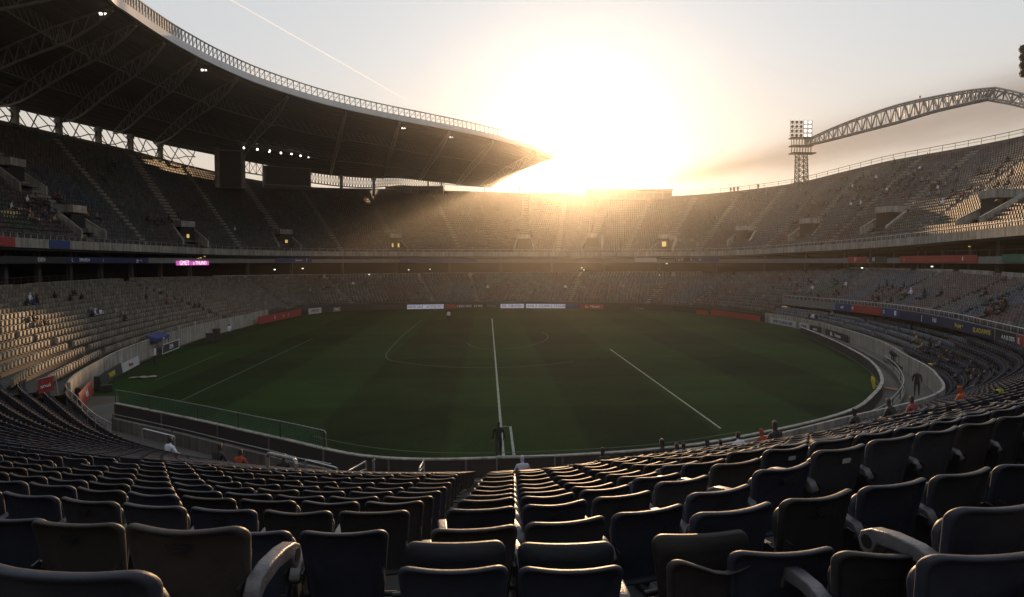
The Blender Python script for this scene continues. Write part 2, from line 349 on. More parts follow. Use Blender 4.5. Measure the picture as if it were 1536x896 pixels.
# parapet at the front edge, soffit below, rear wall, handrail
b = MB(); b.sweep(ring_path(UPF, -1.2, 4.25, 240, 0, -.05), [(.18, -.85), (.18, .45), (0, .45), (0, -.85)]); b.build('parapet', M['concrete_pale'], upper)
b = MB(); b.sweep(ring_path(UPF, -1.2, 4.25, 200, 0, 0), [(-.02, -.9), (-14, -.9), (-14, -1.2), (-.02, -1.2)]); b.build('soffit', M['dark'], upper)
b = MB(); b.sweep(ring_path(RIM, -1.2, 4.25, 240, 0, 0), [(0, -3), (0, .9), (-.35, .9), (-.35, -3)]); b.build('rear_wall', M['concrete'], upper)
def handrail(ring, t0, t1, step, dz, h, r=.05, push=0, mids=1):
    b = MB(); n = int(abs(t1-t0)*90/step)+2; P = ring_path(ring, t0, t1, n, dz, push)
    top = [(p[0], p[1], p[2]+h) for p in P]; b.path(top, r, 5)
    for i in range(mids): b.path([(p[0], p[1], p[2]+h*(i+1)/(mids+1)) for p in P], r*.7, 4)
    for p in P[::1]: b.tube(p, (p[0], p[1], p[2]+h), r*.9, 5, caps=False)
    return b
handrail(RIM, -.6, 1.36, 3, .9, 1.3, .07).build('rim_handrail', M['dark_steel'], upper)
handrail(UPF, -.8, 3.8, 2.2, .45, .65, .04, 0, 0).build('front_handrail', M['rail'], upper)
# vomitories: portal hood, splayed side walls, doorway closed by a dark sheet for its shade, stairs above
for (t, f), (px, py) in zip(voms, VOM_PX):
    p = UPF(t)*(1-f)+RIM(t)*f; out = RIM(t)-UPF(t); out[2] = 0; run = np.linalg.norm(out); out /= run; slope = (RIM(t)[2]-UPF(t)[2])/run
    tan = np.array([-out[1], out[0], 0]); zv = np.array([0, 0, 1.]); P = lambda a, c, z: tuple(p+tan*a+out*c+zv*z)
    v = MB(); D = 3.6/slope; W = 1.65
    for s in (-1, 1):   # splayed side walls stand on the terrace, tops level out
        a0, a1, sp = s*W, s*(W+.4), s*1.1
        pr = [(-2.2, -1.6, 1), (-2.2, -.2, 1), (D*.9, 3.75, 0), (D*1.5, 3.85, 0), (D*1.5, 0, 0), ]
        vs = [P(a0+sp*e, c, z) for c, z, e in pr]+[P(a1+sp*e, c, z) for c, z, e in pr]; n = len(pr)
        v.add(vs, [tuple(range(n)), tuple(range(n, 2*n))[::-1]]+[(i, i+n, (i+1) % n+n, (i+1) % n) for i in range(n)])
    vo = v.build('vomitory', M['concrete_pale'], upper)
    d = MB(); d.add([P(-W, .5, -1.), P(W, .5, -1.), P(W, .5, 2.75), P(-W, .5, 2.75)], [(0, 1, 2, 3)]); 
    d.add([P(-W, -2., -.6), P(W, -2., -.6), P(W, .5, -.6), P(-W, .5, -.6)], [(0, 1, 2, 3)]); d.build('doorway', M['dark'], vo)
    h = MB(); h.add([P(a, c, z) for a in (-W, W) for c, z in ((.15, 2.7), (D*1.5, 2.7), (D*1.5, 4.1), (.15, 3.9))], [(0, 1, 2, 3), (7, 6, 5, 4), (0, 4, 5, 1), (1, 5, 6, 2), (2, 6, 7, 3), (3, 7, 4, 0)]); h.build('hood', M['concrete_pale'], vo)
    if px in (594, 995, 284, 430):
        l = MB(); w = (.32 if px != 995 else .6)
        if px == 594:
            for s in (-.85, .85): l.add([P(s-.25, .47, 0), P(s+.25, .47, 0), P(s+.25, .47, 1.1), P(s-.25, .47, 1.1)], [(0, 1, 2, 3)])
        else: l.add([P(-w-.1, .47, .4), P(w-.1, .47, .4), P(w-.1, .47, .4+w*2.4), P(-w-.1, .47, .4+w*2.4)], [(0, 1, 2, 3)])
        l.build('lit_door', M['lamp_warm'], vo)
    st = MB(); j0 = int(f*UR)+4
    for j in range(j0, UR):
        q = UPF(t)*(1-(j+.5)/UR)+RIM(t)*((j+.5)/UR); zt = UPF(t)[2]*(1-j/UR)+RIM(t)[2]*j/UR; w2 = run/UR
        st.box((q[0], q[1], zt+.12), (2.2, w2*.98, .34), Matrix(((tan[0], out[0], 0), (tan[1], out[1], 0), (0, 0, 1))))
    st.build('stairway', M['tread'], upper)
for a0, a1 in zip(tv[:-1], tv[1:]):
    t = (a0+a1)/2; st = MB(); out = RIM(t)-UPF(t); out[2] = 0; run = np.linalg.norm(out); out /= run; tan = np.array([-out[1], out[0], 0])
    for j in range(0, UR):
        q = UPF(t)*(1-(j+.5)/UR)+RIM(t)*((j+.5)/UR); zt = UPF(t)[2]*(1-j/UR)+RIM(t)[2]*j/UR
        st.box((q[0], q[1], zt+.1), (1.3, run/UR*.98, .32), Matrix(((tan[0], out[0], 0), (tan[1], out[1], 0), (0, 0, 1))))
    st.build('stairway', M['tread'], upper)

# --- lower stand (left and far), mezzanine and low bowl on the right
TJ = .47
lower = empty('lower_stand', label='gently sloping lower tier of seats behind the far and left boundary', cat='grandstand')
LR = 15
LA_PX = [(75, 540), (262, 452), (400, 440), (511, 440), (643, 440), (713, 440), (860, 440), (985, 440), (1062, 440)]
la = []
for px, py in LA_PX:
    t, f = find_f(FRONT, LOW, px, py); la.append((t, .55, 0, LR))
tier(FRONT, LOW, TJ, TH_L0, LR, 'terrace', lower, 200, (TJ, TH_L0), aisles=la, pal=palette(2, (.62, .2, .08, .1), lambda px: .85+.22*np.clip((480-px)/160, 0, 1), .75), drop=1.3, pitch=.86, ss=1.5)  # gain and tan carry the sunlit look of the left seats
def stair_run(A, B, t, rows, w, parent, m='tread', dz=.1, j0=0):
    st = MB(); out = B(t)-A(t); out[2] = 0; run = np.linalg.norm(out); out /= run; tan = np.array([-out[1], out[0], 0])
    for j in range(j0, rows):
        f = (j+.5)/rows; q = A(t)*(1-f)+B(t)*f; zt = A(t)[2]*(1-j/rows)+B(t)[2]*j/rows
        st.box((q[0], q[1], zt+dz*.5), (w, run/rows*.97, dz+.1), Matrix(((tan[0], out[0], 0), (tan[1], out[1], 0), (0, 0, 1))))
    return st.build('stairway', M[m], parent)
for t, *_ in la: stair_run(FRONT, LOW, t, LR, 1.1, lower)
TW = th_of(-43, 150)
b = MB(); b.sweep(ring_path(FRONT, 2.55, TH_L0, 90, 0, -.12), [(.22, -1.3), (.22, .95), (0, .95), (0, -1.3)]); b.build('front_wall', M['concrete_pale'], lower)
b = MB(); b.sweep(ring_path(FRONT, TJ, 2.55, 90, 0, -.12), [(.2, -1.3), (.2, .25), (0, .25), (0, -1.3)]); b.build('front_wall', M['charcoal'], lower)
b = MB(); b.sweep(ring_path(LOW, .98, 2.52, 80, 0, .1), [(.2, -.2), (.2, 1.0), (0, 1.0), (0, -.2)]); b.build('back_wall', M['concrete_pale'], lower)
for a0, a1 in ((2.58, 2.86), (2.9, 3.28), (3.33, 4.0)):
    b = MB(); b.sweep(ring_path(LOW, a0, a1, 30, 0, .1), [(.2, -.2), (.2, .85), (0, .85), (0, -.2)]); b.build('back_wall', M['concrete_pale'], lower)
handrail(LOW, 2.85, 3.7, 2.5, .8, .9, .05, .3).build('back_handrail', M['dark_steel'], lower)
mezz = empty('mezzanine_stand', label='middle tier of seats on the right above the navy advertising fascia', cat='grandstand')
MR = 18
ma = []
for px, py in [(1240, 440), (1335, 450), (1440, 455), (1530, 470)]:
    t, f = find_f(FASC, LOW, px, py); ma.append((t, .55, 0, MR))
tier(FASC, LOW, -1.0, TJ, MR, 'terrace', mezz, 90, (-.9, TJ), aisles=ma, pal=palette(5, (.3, .25, .2, .25), .9), drop=.5)
for t, *_ in ma: stair_run(FASC, LOW, t, MR, .95, mezz)
b = MB(); b.sweep(ring_path(FASC, -1.0, TJ, 90, 0, -.05), [(.2, -.75), (.2, .55), (0, .55), (0, -.75)]); b.build('parapet', M['grey_panel'], mezz)
b = MB(); b.sweep(ring_path(FASC, -1.0, TJ, 90, 0, 0), [(-.02, -.78), (-16, -.78), (-16, -1.), (-.02, -1.)]); b.build('soffit', M['dark'], mezz)
handrail(FASC, -.95, TJ, 2, .55, .6, .04, .05, 0).build('front_handrail', M['rail'], mezz)
for a0, a1 in ((-.72, -.33), (-.29, -.13), (-.10, .08), (.11, .42)):
    b = MB(); b.sweep(ring_path(LOW, a0, a1, 30, 0, .1), [(.2, -.2), (.2, .95), (0, .95), (0, -.2)]); b.build('back_wall', M['concrete_pale'], mezz)
bowl = empty('low_bowl_stand', label='shallow seating bowl beneath the right mezzanine behind a concrete wall', cat='grandstand')
BACK = Ring([(p[0]+6*(p[0]-CX)/math.hypot(p[0]-CX, p[1]-CY), p[1]+6*(p[1]-CY)/math.hypot(p[0]-CX, p[1]-CY), 3.4) for p in FASC(np.linspace(-math.pi, math.pi, 40)[:-1])])
tier(FRONT, BACK, -.62, TJ, 7, 'terrace', bowl, 80, (-.62, TJ), aisles=[(-.28, .5, 0, 12), (-.05, .5, 0, 12), (.2, .5, 0, 12)], pal=palette(8, (.3, .1, .1, .5), 1.05), drop=1.3)
b = MB(); b.sweep(ring_path(FRONT, -1.5, TJ, 110, 0, -.12), [(.22, -1.3), (.22, .55), (0, .55), (0, -1.3)]); b.build('front_wall', M['concrete_pale'], bowl)
b = MB(); b.sweep(ring_path(BACK, -.62, TJ, 60, 0, 0), [(0, -.3), (0, 1.6), (-.2, 1.6), (-.2, -.3)]); b.build('back_wall', M['dark'], bowl)
for t in (-.42, -.25, -.12, .02, .14, .26, .38):
    p = FASC(t)*.6+BACK(t)*.4; c = MB(); c.box((p[0], p[1], 3.3), (.55, .55, 2.9)); c.build('concrete_column', M['concrete'], label='concrete column under the right mezzanine', cat='column', group='columns under the right mezzanine')
# --- concourse level between lower back wall and upper parapet
conc = empty('concourse', label='dark open concourse level between lower and upper tiers', cat='concourse')
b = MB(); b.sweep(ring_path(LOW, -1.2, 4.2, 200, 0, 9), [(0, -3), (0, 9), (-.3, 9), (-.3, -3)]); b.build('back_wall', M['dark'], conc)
b = MB(); b.sweep(ring_path(LOW, -1.2, 4.2, 200, 0, .4), [(0, -.1), (0, .02), (-9, .02), (-9, -.1)]); b.build('floor_slab', M['terrace'], conc)
RIB = Ring([tuple(p) for p in [(q[0]+.9*(q[0]-CX)/math.hypot(q[0]-CX, q[1]-CY), q[1]+.9*(q[1]-CY)/math.hypot(q[0]-CX, q[1]-CY), z) for q, z in zip(UPF(np.linspace(-math.pi, math.pi, 60)[:-1]), np.full(59, 12.0))]])
b = MB(); b.sweep(ring_path(RIB, -1.2, 4.2, 200, 0, 0), [(-.02, .15), (-6, .15), (-6, -.1), (-.02, -.1)]); b.build('balcony_slab', M['terrace'], conc)
b = MB(); b.sweep(ring_path(RIB, -1.2, 4.2, 220, 0, -.06), [(.1, -.25), (.1, .75), (0, .75), (0, -.25)]); b.build('ribbon_backing', M['grey_panel'], conc)
handrail(RIB, -.8, 3.9, 3, .75, .9, .045, .2, 0).build('balcony_handrail', M['dark_steel'], conc)
for i, t in enumerate(list(np.arange(-.7, .55, .115))+list(np.arange(.62, 2.5, .16))+list(np.arange(2.6, 3.95, .12))):
    p = LOW(t); q = UPF(t); f = .45; x, y = p[0]*(1-f)+q[0]*f, p[1]*(1-f)+q[1]*f
    d = np.array([x-CX, y-CY]); d /= np.linalg.norm(d); x, y = x+d[0]*2.2, y+d[1]*2.2
    c = MB(); c.box((x, y, (p[2]+q[2])/2-.3), (.7, .7, q[2]-p[2]-.7)); c.build('column', M['concrete'], conc)
# ------------------------------------------------------------------ roof of the left stand
roof = empty('canopy_roof', label='huge dark cantilever roof sweeping over the left stand', cat='roof')
LEAD_PX = [(166,0),(193,21),(236,51),(276,76),(335,104.5),(400,126),(487,158),(567,176.6),(648,191),(715,203),(780,217),(838,238)]
_q = np.array(LEAD_PX, float); _c = np.polyfit(_q[:, 0]/800, _q[:, 1], 4)      # one even sweep through the measured edge
LEAD_PX = [(px, float(np.polyval(_c, px/800))) for px, py in LEAD_PX]
LEAD = [tuple(atZ(px, py, 45.65)[:2]) for px, py in [(95,-140),(134,-52)]+LEAD_PX]
REAR = [(-94,30),(-94,75),(-91,110),(-90,123),(-87,138),(-84,150),(-80.5,165),(-78,180),(-61,233),(-43,242),(-42,342),(-21,347),(-9,347),(2,345)]  # rear edge follows the set-back rim, shaped for sun on the left seats
ZR = [42.5,42.3,40.8,40.6,40.6,40.7,40.8,41,42.2,41.3,53.2,51.6,50.3,49.4]
LS = smooth([(*p, 46.) for p in LEAD], 10); RS = smooth([(*p, z) for p, z in zip(REAR, ZR)], 10); NS = len(LS)
b = MB(); vs = []; NV = 9
for i in range(NS):
    for j in range(NV):
        f = j/(NV-1); p = LS[i]*(1-f)+RS[i]*f; p[2] += 1.2*math.sin(f*math.pi); vs.append(tuple(p))
nb = len(vs); vs += [(x, y, z+.5) for x, y, z in vs]
fs = []
for i in range(NS-1):
    for j in range(NV-1):
        a = i*NV+j; q = (a, a+NV, a+NV+1, a+1); fs += [q, tuple(x+nb for x in q[::-1])]
for i in range(NS-1): a = i*NV; fs += [(a, a+nb, a+NV+nb, a+NV), (a+NV-1, a+2*NV-1, a+2*NV-1+nb, a+NV-1+nb)]
for j in range(NV-1): a = (NS-1)*NV+j; fs += [(a, a+nb, a+1+nb, a+1), (j, j+1, j+1+nb, j+nb)]
b.add(vs, fs); b.build('deck', M['roof'], roof)
RP = lambda i, f, dz=0: Vector(tuple(LS[i]*(1-f)+RS[i]*f))+Vector((0, 0, 1.2*math.sin(f*math.pi)+dz))
pl = MB()
for f in np.linspace(.03, .97, 24):
    for i in range(0, NS-1): pl.tube(RP(i, f, -.12), RP(i+1, f, -.12), .11, 4, caps=False)
pl.build('purlins', M['dark_steel'], roof, kind='stuff')
for i in range(4, NS, 10):
    t = MB(); n = 14; low = lambda f: RP(i, f, -.35-2.7*min(1, (1-abs(2*f-1)**3)*1.1))
    t.path([low(f) for f in np.linspace(.02, .985, n+1)], .21, 6)
    t.path([RP(i, f, -.25) for f in np.linspace(.02, .985, n+1)], .16, 5)
    for k in range(n):
        f0, f1 = .02+.965*k/n, .02+.965*(k+1)/n
        t.tube(low(f0), RP(i, (f0+f1)/2, -.2), .085, 5, caps=False); t.tube(RP(i, (f0+f1)/2, -.2), low(f1), .085, 5, caps=False)
    t.build('roof_truss', M['steel'], roof)
    for f in (.28, .62):
        if i+10 < NS:
            t = MB(); t.path([RP(i+k, f, -.35-2.7*min(1, (1-abs(2*f-1)**3)*1.1)*(1 if k in (0, 10) else .75)) for k in range(11)], .12, 5)
            for k in range(0, 10): t.tube(RP(i+k, f, -.3), RP(i+k+1, f, -2.2), .06, 4, caps=False)
            t.build('cross_brace', M['steel'], roof)
b = MB(); b.sweep([(p[0], p[1], p[2]) for p in LS], [(-.05, -.3), (.0, .85), (.35, .9), (.4, -.3)][::1]); b.build('fascia', M['fascia'], roof)
et = MB(); top = [Vector((p[0]-.3, p[1], p[2]+2.75)) for p in LS[:-14]]; bot = [Vector((p[0]-.3, p[1], p[2]+.95)) for p in LS[:-14]]
et.path(top, .14, 6); et.path(bot, .1, 5); et.path([(a+b_)/2 for a, b_ in zip(top, bot)], .04, 4)
for k in range(len(top)-1):
    et.tube(bot[k], top[k], .11, 5, caps=False); et.tube(bot[k], top[k+1], .06, 4, caps=False)
    if k < 50:
        for q in range(1, 5):
            w = q/5; et.tube(bot[k].lerp(bot[k+1], w), top[k].lerp(top[k+1], w), .03, 4, caps=False)
et.build('edge_truss', M['steel'], roof)
tb = MB()
for i, (px, py) in enumerate([(176, 17), (316, 101), (605, 194), (681, 216)]):
    k = int(np.argmin([abs(proj(LS[i2])[0][0]-px) for i2 in range(NS)])); p = RP(k, .06, -.7)
    f = MB(); f.box((0, 0, .25), (.9, .5, .12)); f.box((-.28, 0, .0), (.5, .45, .42), Matrix.Rotation(.5, 3, 'X')); f.box((.3, .05, 0), (.42, .4, .36), Matrix.Rotation(.6, 3, 'X'))
    o = f.build('floodlight', M['dark_steel'], label=['floodlight fixed nearest the top end of the roof edge', 'floodlight pair under the roof edge below the long white fascia', 'small floodlight under the roof edge above the right scoreboard box', 'small floodlight under the roof edge near its far tip'][i], cat='floodlight')
    o.location = p
    l = MB(); l.box((-.28, -.2, -.08), (.42, .1, .34), Matrix.Rotation(.5, 3, 'X')); l.build('lamp_glass', M['lamp'], o)
    l = MB(); l.box((.3, -.15, -.08), (.3, .1, .26), Matrix.Rotation(.6, 3, 'X')); l.build('lamp_glass', M['lamp'], o)
# row of small lamps under the roof back edge
for px0, px1, n, f, grp in ((366, 392, 5, .86, 0), (404, 462, 9, .86, 1)):
    for q in range(n):
        px = px0+(px1-px0)*q/max(1, n-1); py = 221+(px-366)*.15; best = None
        for f_ in np.linspace(.5, .97, 24):
            for k in range(60, NS):
                v = RP(k, f_, -1.); x_, y_, d_ = proj(tuple(v)); e_ = abs(x_[0]-px)+abs(y_[0]-py)
                if best is None or e_ < best[0]: best = (e_, v)
        l = MB(); l.box((0, 0, 0), (.34, .3, .42)); o = l.build('roof_lamp', M['lamp'], label='small lit lamp in the row under the roof above the scoreboard', cat='lamp', group='lit lamps under the roof'); o.location = best[1]
        l = MB(); l.box((0, 0, .5), (.08, .08, .6)); l.build('bracket', M['dark_steel'], o)
# columns between the stand rim and the roof
for i, px in enumerate([18, 87, 150, 193, 239, 510, 562, 640, 665]):
    k = min(range(NS), key=lambda k: abs(proj(tuple(RP(k, .97)))[0][0]-px)); p = RP(k, .97)
    c = MB(); w = .95 if px < 300 else .9
    c.box((p.x, p.y, p.z-3.6), (w, w, 6.8)); c.build('roof_column', M['concrete_pale' if px < 300 else 'steel'], roof)
    c = MB(); c.box((p.x, p.y, p.z-.9), (w*1.3, w*1.3, .5)); c.build('column_cap', M['steel'], roof)
# lattice hanging between the columns
br = MB(); idx = [min(range(NS), key=lambda k: abs(proj(tuple(RP(k, .97)))[0][0]-px)) for px in (-40, 18, 87, 150, 193, 239, 300)]
rnd = random.Random(3)
for a, c in zip(idx[:-1], idx[1:]):
    n = 4; T = [RP(a, .97, -.6).lerp(RP(c, .97, -.6), q/n) for q in range(n+1)]; Bm = [v-Vector((0, 0, 2.2+.8*math.sin(q*1.3))) for q, v in enumerate(T)]
    Lo = [v-Vector((0, 0, 4.6)) for v in T]
    br.path(Bm, .11, 5)
    for q in range(n):
        br.tube(T[q], Bm[q+1], .1, 5, caps=False); br.tube(Bm[q], Lo[q+1], .09, 5, caps=False)
        if q % 2: br.tube(Lo[q], T[q+1], .12, 5, caps=False)
br.build('bracing', M['dark_steel'], roof)
br = MB(); a, c = [min(range(NS), key=lambda k: abs(proj(tuple(RP(k, .97)))[0][0]-px)) for px in (362, 668)]
PT = [RP(k, .97, -.5) for k in range(a, c+1)]; PT = [Vector(v) for v in smooth([tuple(v) for v in PT], 2)]
PB = [v-Vector((0, 0, 3.4)) for v in PT]; br.path(PT, .16, 5); br.path(PB, .2, 6)
for q in range(0, len(PT)-1):
    br.tube(PT[q], PB[q], .1, 5, caps=False); br.tube(PT[q], PB[q+1], .08, 4, caps=False); br.tube(PB[q], PT[q+1], .08, 4, caps=False)
br.build('bracing', M['dark_steel'], roof)
# end post and low rail beyond the roof tip
b = MB()
for px in (727, 779): p = atY(px, 292, 332 if px < 750 else 262); b.box((p.x, p.y, p.z+1.6), (.5, .5, 4.4))
p0, p1 = atY(668, 277, 338), atY(832, 287, 250); b.path([p0, p1], .14, 5)
b.build('gate_frame', M['dark_steel'], label='thin steel frame on the stand rim under the roof tip', cat='frame')

def box_at(px0, px1, py0, py1, Y, depth, zlow=None):
    a = atY(px0, py0, Y); c = atY(px1, py1, Y); z0 = c.z if zlow is None else zlow
    return (a.x+c.x)/2, Y+depth/2, (a.z+z0)/2, abs(c.x-a.x), depth, a.z-z0
x, y, z, w, d, h = box_at(315, 359, 222, 282, 183, 8)
t = empty('stair_tower', (x, y, 0), R(18), label='square concrete stair tower rising from the rim to the roof', cat='tower')
b = MB(); b.box((0, 0, z), (w, d, h)); b.build('shaft', M['concrete_pale'], t)
b = MB(); b.box((w*.02, -d/2-.06, z), (w*.7, .1, h*.98)); b.build('front_panel', M['charcoal'], t)
b = MB(); b.box((0, 0, z+h/2-.6), (w*1.04, d*1.04, .5)); b.build('band', M['steel'], t)
x, y, z, w, d, h = box_at(393, 463, 250, 283, 212, 3.)
t = empty('scoreboard', (x, y, 0), R(24), label='dark blank scoreboard on the rim beside the stair tower', cat='scoreboard')
b = MB(); b.box((0, 0, z), (w, d, h)); b.build('casing', M['grey_panel'], t)
b = MB(); b.box((.2, -d/2-.05, z+.4), (w*.93, .1, h*.78)); b.build('screen', M['black'], t)
b = MB(); b.box((0, -d/2-.12, z-h/2+.4), (w, .2, .5)); b.build('ledge', M['concrete'], t)
for px0, px1, py0, py1, Y, lab in ((578, 665, 280, 296, 330, 'low flat-roofed control box on the rim below the roof tip'), (882, 1008, 285, 301, 238, 'long flat-roofed press box on the rim right of the sun')):
    x, y, z, w, d, h = box_at(px0, px1, py0, py1+6, Y, 5)
    t = empty('press_box', (x, y, 0), label=lab, cat='press box')
    b = MB(); b.box((0, 0, z-.2), (w, d, h)); b.build('wall', M['concrete'], t)
    b = MB(); b.box((0, -.4, z+h/2+.1), (w*1.015, d+1.2, .35)); b.build('roof', M['dark_steel'], t)
    for q in range(9): b = MB(); b.box((-w/2+w*(q+.5)/9, -d/2-.04, z+.5), (w/9*.88, .08, h*.4)); b.build('window', M['glass_dark'], t)
x, y, z, w, d, h = box_at(1335, 1348, 245, 254, 171, 2)
b = MB(); b.box((x, y, z), (w, d, h+.8)); b.box((x, y, z+h/2+.45), (w*1.1, d*1.1, .14)); b.build('roof_cabin', M['concrete'], label='small grey cabin on the rim of the right stand', cat='cabin')

# ------------------------------------------------------------------ light towers and the lattice arch
def lattice(mb, p0, p1, w, n, r, rd):
    p0, p1 = Vector(p0), Vector(p1)
    cs = [Vector((sx*w/2, sy*w/2, 0)) for sx, sy in ((-1, -1), (1, -1), (1, 1), (-1, 1))]
    for c in cs: mb.tube(p0+c, p1+c*.85, r, 6)
    for k in range(n):
        a, c_ = p0.lerp(p1, k/n), p0.lerp(p1, (k+1)/n)
        for q in range(4):
            u, v = cs[q], cs[(q+1) % 4]; mb.tube(a+u, c_+v, rd, 4, caps=False); mb.tube(a+v, c_+u, rd, 4, caps=False); mb.tube(a+u, a+v, rd, 4, caps=False)
def lamp_head(parent, o, right, up, fwd, cols, rows, sx, sz, dia, lit):
    for r_ in range(rows):
        for c in range(cols):
            p = Vector(o)+right*((c-(cols-1)/2)*sx)+up*((r_+.5)*sz); h = MB()
            q = fwd*.5-up*.22; h.tube(p-q*.5*dia, p+q*.6*dia, dia*.32, 10, r1=dia*.52, m=0)
            h.tube(p+q*.6*dia, p+q*.66*dia, dia*.42, 10, m=1 if lit(c, r_) else 2); h.tube(p-up*sz*.5, p-q*.3*dia, .05, 4)
            h.build('lamp', [M['dark_steel'], M['lamp'], M['glass_dark']], parent)
    fr = MB()
    for r_ in range(rows): fr.tube(Vector(o)-right*(cols*sx/2)+up*(r_*sz), Vector(o)+right*(cols*sx/2)+up*(r_*sz), .09, 5)
    for c in range(cols+1): fr.tube(Vector(o)+right*((c-cols/2)*sx), Vector(o)+right*((c-cols/2)*sx)+up*(rows*sz), .06, 5)
    fr.build('lamp_frame', M['dark_steel'], parent)
TY = 213.
tw = empty('light_tower', tuple(atY(1202, 276, TY)), label='lattice floodlight tower on the rim with lamps partly lit', cat='light tower')
tz = tw.location.copy(); L = lambda px, py: atY(px, py, TY)-tz
b = MB(); b.box((0, 0, -1.2), (5, 5, 3.)); b.build('plinth', M['concrete'], tw)
b = MB(); lattice(b, L(1202, 274), L(1202, 232), 3.0, 5, .17, .1); b.build('mast', M['dark_steel'], tw)
b = MB()
for py in (232, 221, 209): a, c = L(1186, py), L(1221 if py == 232 else 1217, py-3); b.box((a+c)/2, (c.x-a.x, 3.2, .35))
for px in np.linspace(1187, 1216, 8): b.tube(L(px, 232), L(px, 206), .1, 5); b.tube(L(px, 232), L(px+4, 206), .06, 4)
b.build('platform', M['dark_steel'], tw)
lamp_head(tw, L(1201.5, 206), Vector((1, 0, 0)), Vector((0, 0, 1)), Vector((-.45, -.85, 0)), 5, 4, 1.4, 1.35, .95, lambda c, r_: c >= 3)
def truss_beam(name, up_pts, lo_pts, m, nseg, width, **k):
    U = smooth(up_pts, nseg); Lw = smooth(lo_pts, nseg); b = MB(); hw = Vector((width/2*.6, width/2, 0))
    U = [Vector(v) for v in U]; Lw = [Vector(v) for v in Lw]
    for s in (-1, 1): b.path([v+hw*s for v in U], .24, 6); b.path([v+hw*s for v in Lw], .24, 6)
    for i in range(len(U)-1):
        for s in (-1, 1):
            b.tube(Lw[i]+hw*s, U[i]+hw*s, .13, 5, caps=False)
            if i % 2: b.tube(Lw[i]+hw*s, U[i+1]+hw*s, .115, 4, caps=False)
            else: b.tube(U[i]+hw*s, Lw[i+1]+hw*s, .115, 4, caps=False)
        b.tube(U[i]-hw, U[i]+hw, .07, 4, caps=False); b.tube(Lw[i]-hw, Lw[i+1]+hw, .06, 4, caps=False)
    return b.build(name, m, **k)
def yl(px): return 213-(px-1210)*.20
arch = empty('lattice_arch', label='long curved lattice arch spanning from the light tower above the right stand', cat='arch')
up_ = [(1208, 212), (1250, 193), (1300, 174), (1350, 158), (1400, 147), (1450, 138), (1492, 133.5)]
lo_ = [(1208, 219), (1250, 209), (1300, 196), (1350, 183), (1400, 168), (1450, 156), (1482, 149)]
truss_beam('arch_span', [tuple(atY(px, py, yl(px))) for px, py in up_], [tuple(atY(px, py, yl(px))) for px, py in lo_], M['steel'], 7, 2.2, ).parent = arch
up2 = [(1492, 133.5), (1530, 142), (1580, 158), (1640, 185)]; lo2 = [(1482, 149), (1530, 158), (1580, 176), (1640, 206)]
truss_beam('arch_span', [tuple(atY(px, py, yl(px))) for px, py in up2], [tuple(atY(px, py, yl(px))) for px, py in lo2], M['steel'], 4, 2.2).parent = arch
for px0, py0, py1 in ((1492, 133.5, 149),):
    b = MB(); b.tube(atY(1492, 133.5, yl(1490)), atY(1482, 149, yl(1482)), .3, 6); b.build('node', M['steel'], arch)
b = MB(); p = atY(1380, 147, yl(1380)); b.tube(p-Vector((0, 0, 1.8)), p, .05, 5); b.tube(p, p+Vector((0, 0, .5)), .22, 8); b.build('beacon', M['red'], arch)
T2 = 120.
tw2 = empty('light_tower', tuple(atY(1585, 250, T2)), label='second floodlight bank cut off by the top right frame edge', cat='light tower')
o2 = tw2.location.copy(); L2 = lambda px, py: atY(px, py, T2)-o2
b = MB(); lattice(b, Vector((0, 0, -3)), L2(1585, 105), 2.6, 8, .16, .09); b.build('mast', M['dark_steel'], tw2)
lamp_head(tw2, L2(1574, 112), Vector((.98, .15, .12)), Vector((-.06, 0, 1)), Vector((-.7, -.7, 0)), 7, 4, 1.75, 1.4, 1.5, lambda c, r_: False)

# ------------------------------------------------------------------ boards and lettering
def text_mesh(s, size):
    cu = bpy.data.curves.new('lettering', 'FONT'); cu.body = s; cu.size = size; cu.align_x = 'CENTER'; cu.align_y = 'CENTER'; cu.extrude = .015; cu.resolution_u = 3
    o = bpy.data.objects.new('lettering', cu); COL.objects.link(o); dg = bpy.context.evaluated_depsgraph_get(); dg.update()
    me = bpy.data.meshes.new_from_object(o.evaluated_get(dg)); bpy.data.objects.remove(o); return me
TXT = 1.15
def board(name, a, c, z0, z1, m, label, text=None, tm='letter', tsize=.7, thick=.1, tilt=0, cat='advertising board', group=None, legs=False, lx=0, parts=None):
    """upright board from plan point a to c (seen from the pitch, a is the viewer's left)"""
    a, c = Vector((a[0], a[1], 0)), Vector((c[0], c[1], 0)); d = c-a; w = d.length; rz = math.atan2(d.y, d.x)
    t = empty(name, (*((a+c)/2)[:2], z0), rz, label=label, cat=cat, group=group); t.rotation_euler[0] = tilt
    b = MB(); b.box((0, thick/2, (z1-z0)/2), (w, thick, z1-z0)); b.build('panel', M[m], t)
    for tx, off, size, mm in (parts or ([(text, lx, tsize, tm)] if text else [])):
        me = text_mesh(tx, size*TXT); me.materials.clear(); me.materials.append(M[mm]); o = put('lettering', me, t, (off, -.03, (z1-z0)/2)); o.rotation_euler = (math.pi/2, 0, 0)
    if legs:
        for s in (-.42, .42): b = MB(); b.tube((w*s, thick, .5*(z1-z0)), (w*s, .7, 0), .03, 5); b.build('leg', M['dark_steel'], t)
    return t
def on_ring(ring, px, push=0, z=None, top=True):
    th = np.linspace(-1.2, 4.2, 6000); P = ring(th); d = P[:, :2]-cen; r = np.linalg.norm(d, axis=1)[:, None]; P[:, :2] = cen+d*(1+push/r)
    x, y, dz = proj(P); ok = (dz > 0) & (P[:, 1] > 25); x = np.where(ok, x, 1e9); return P[np.argmin(np.abs(x-px))]
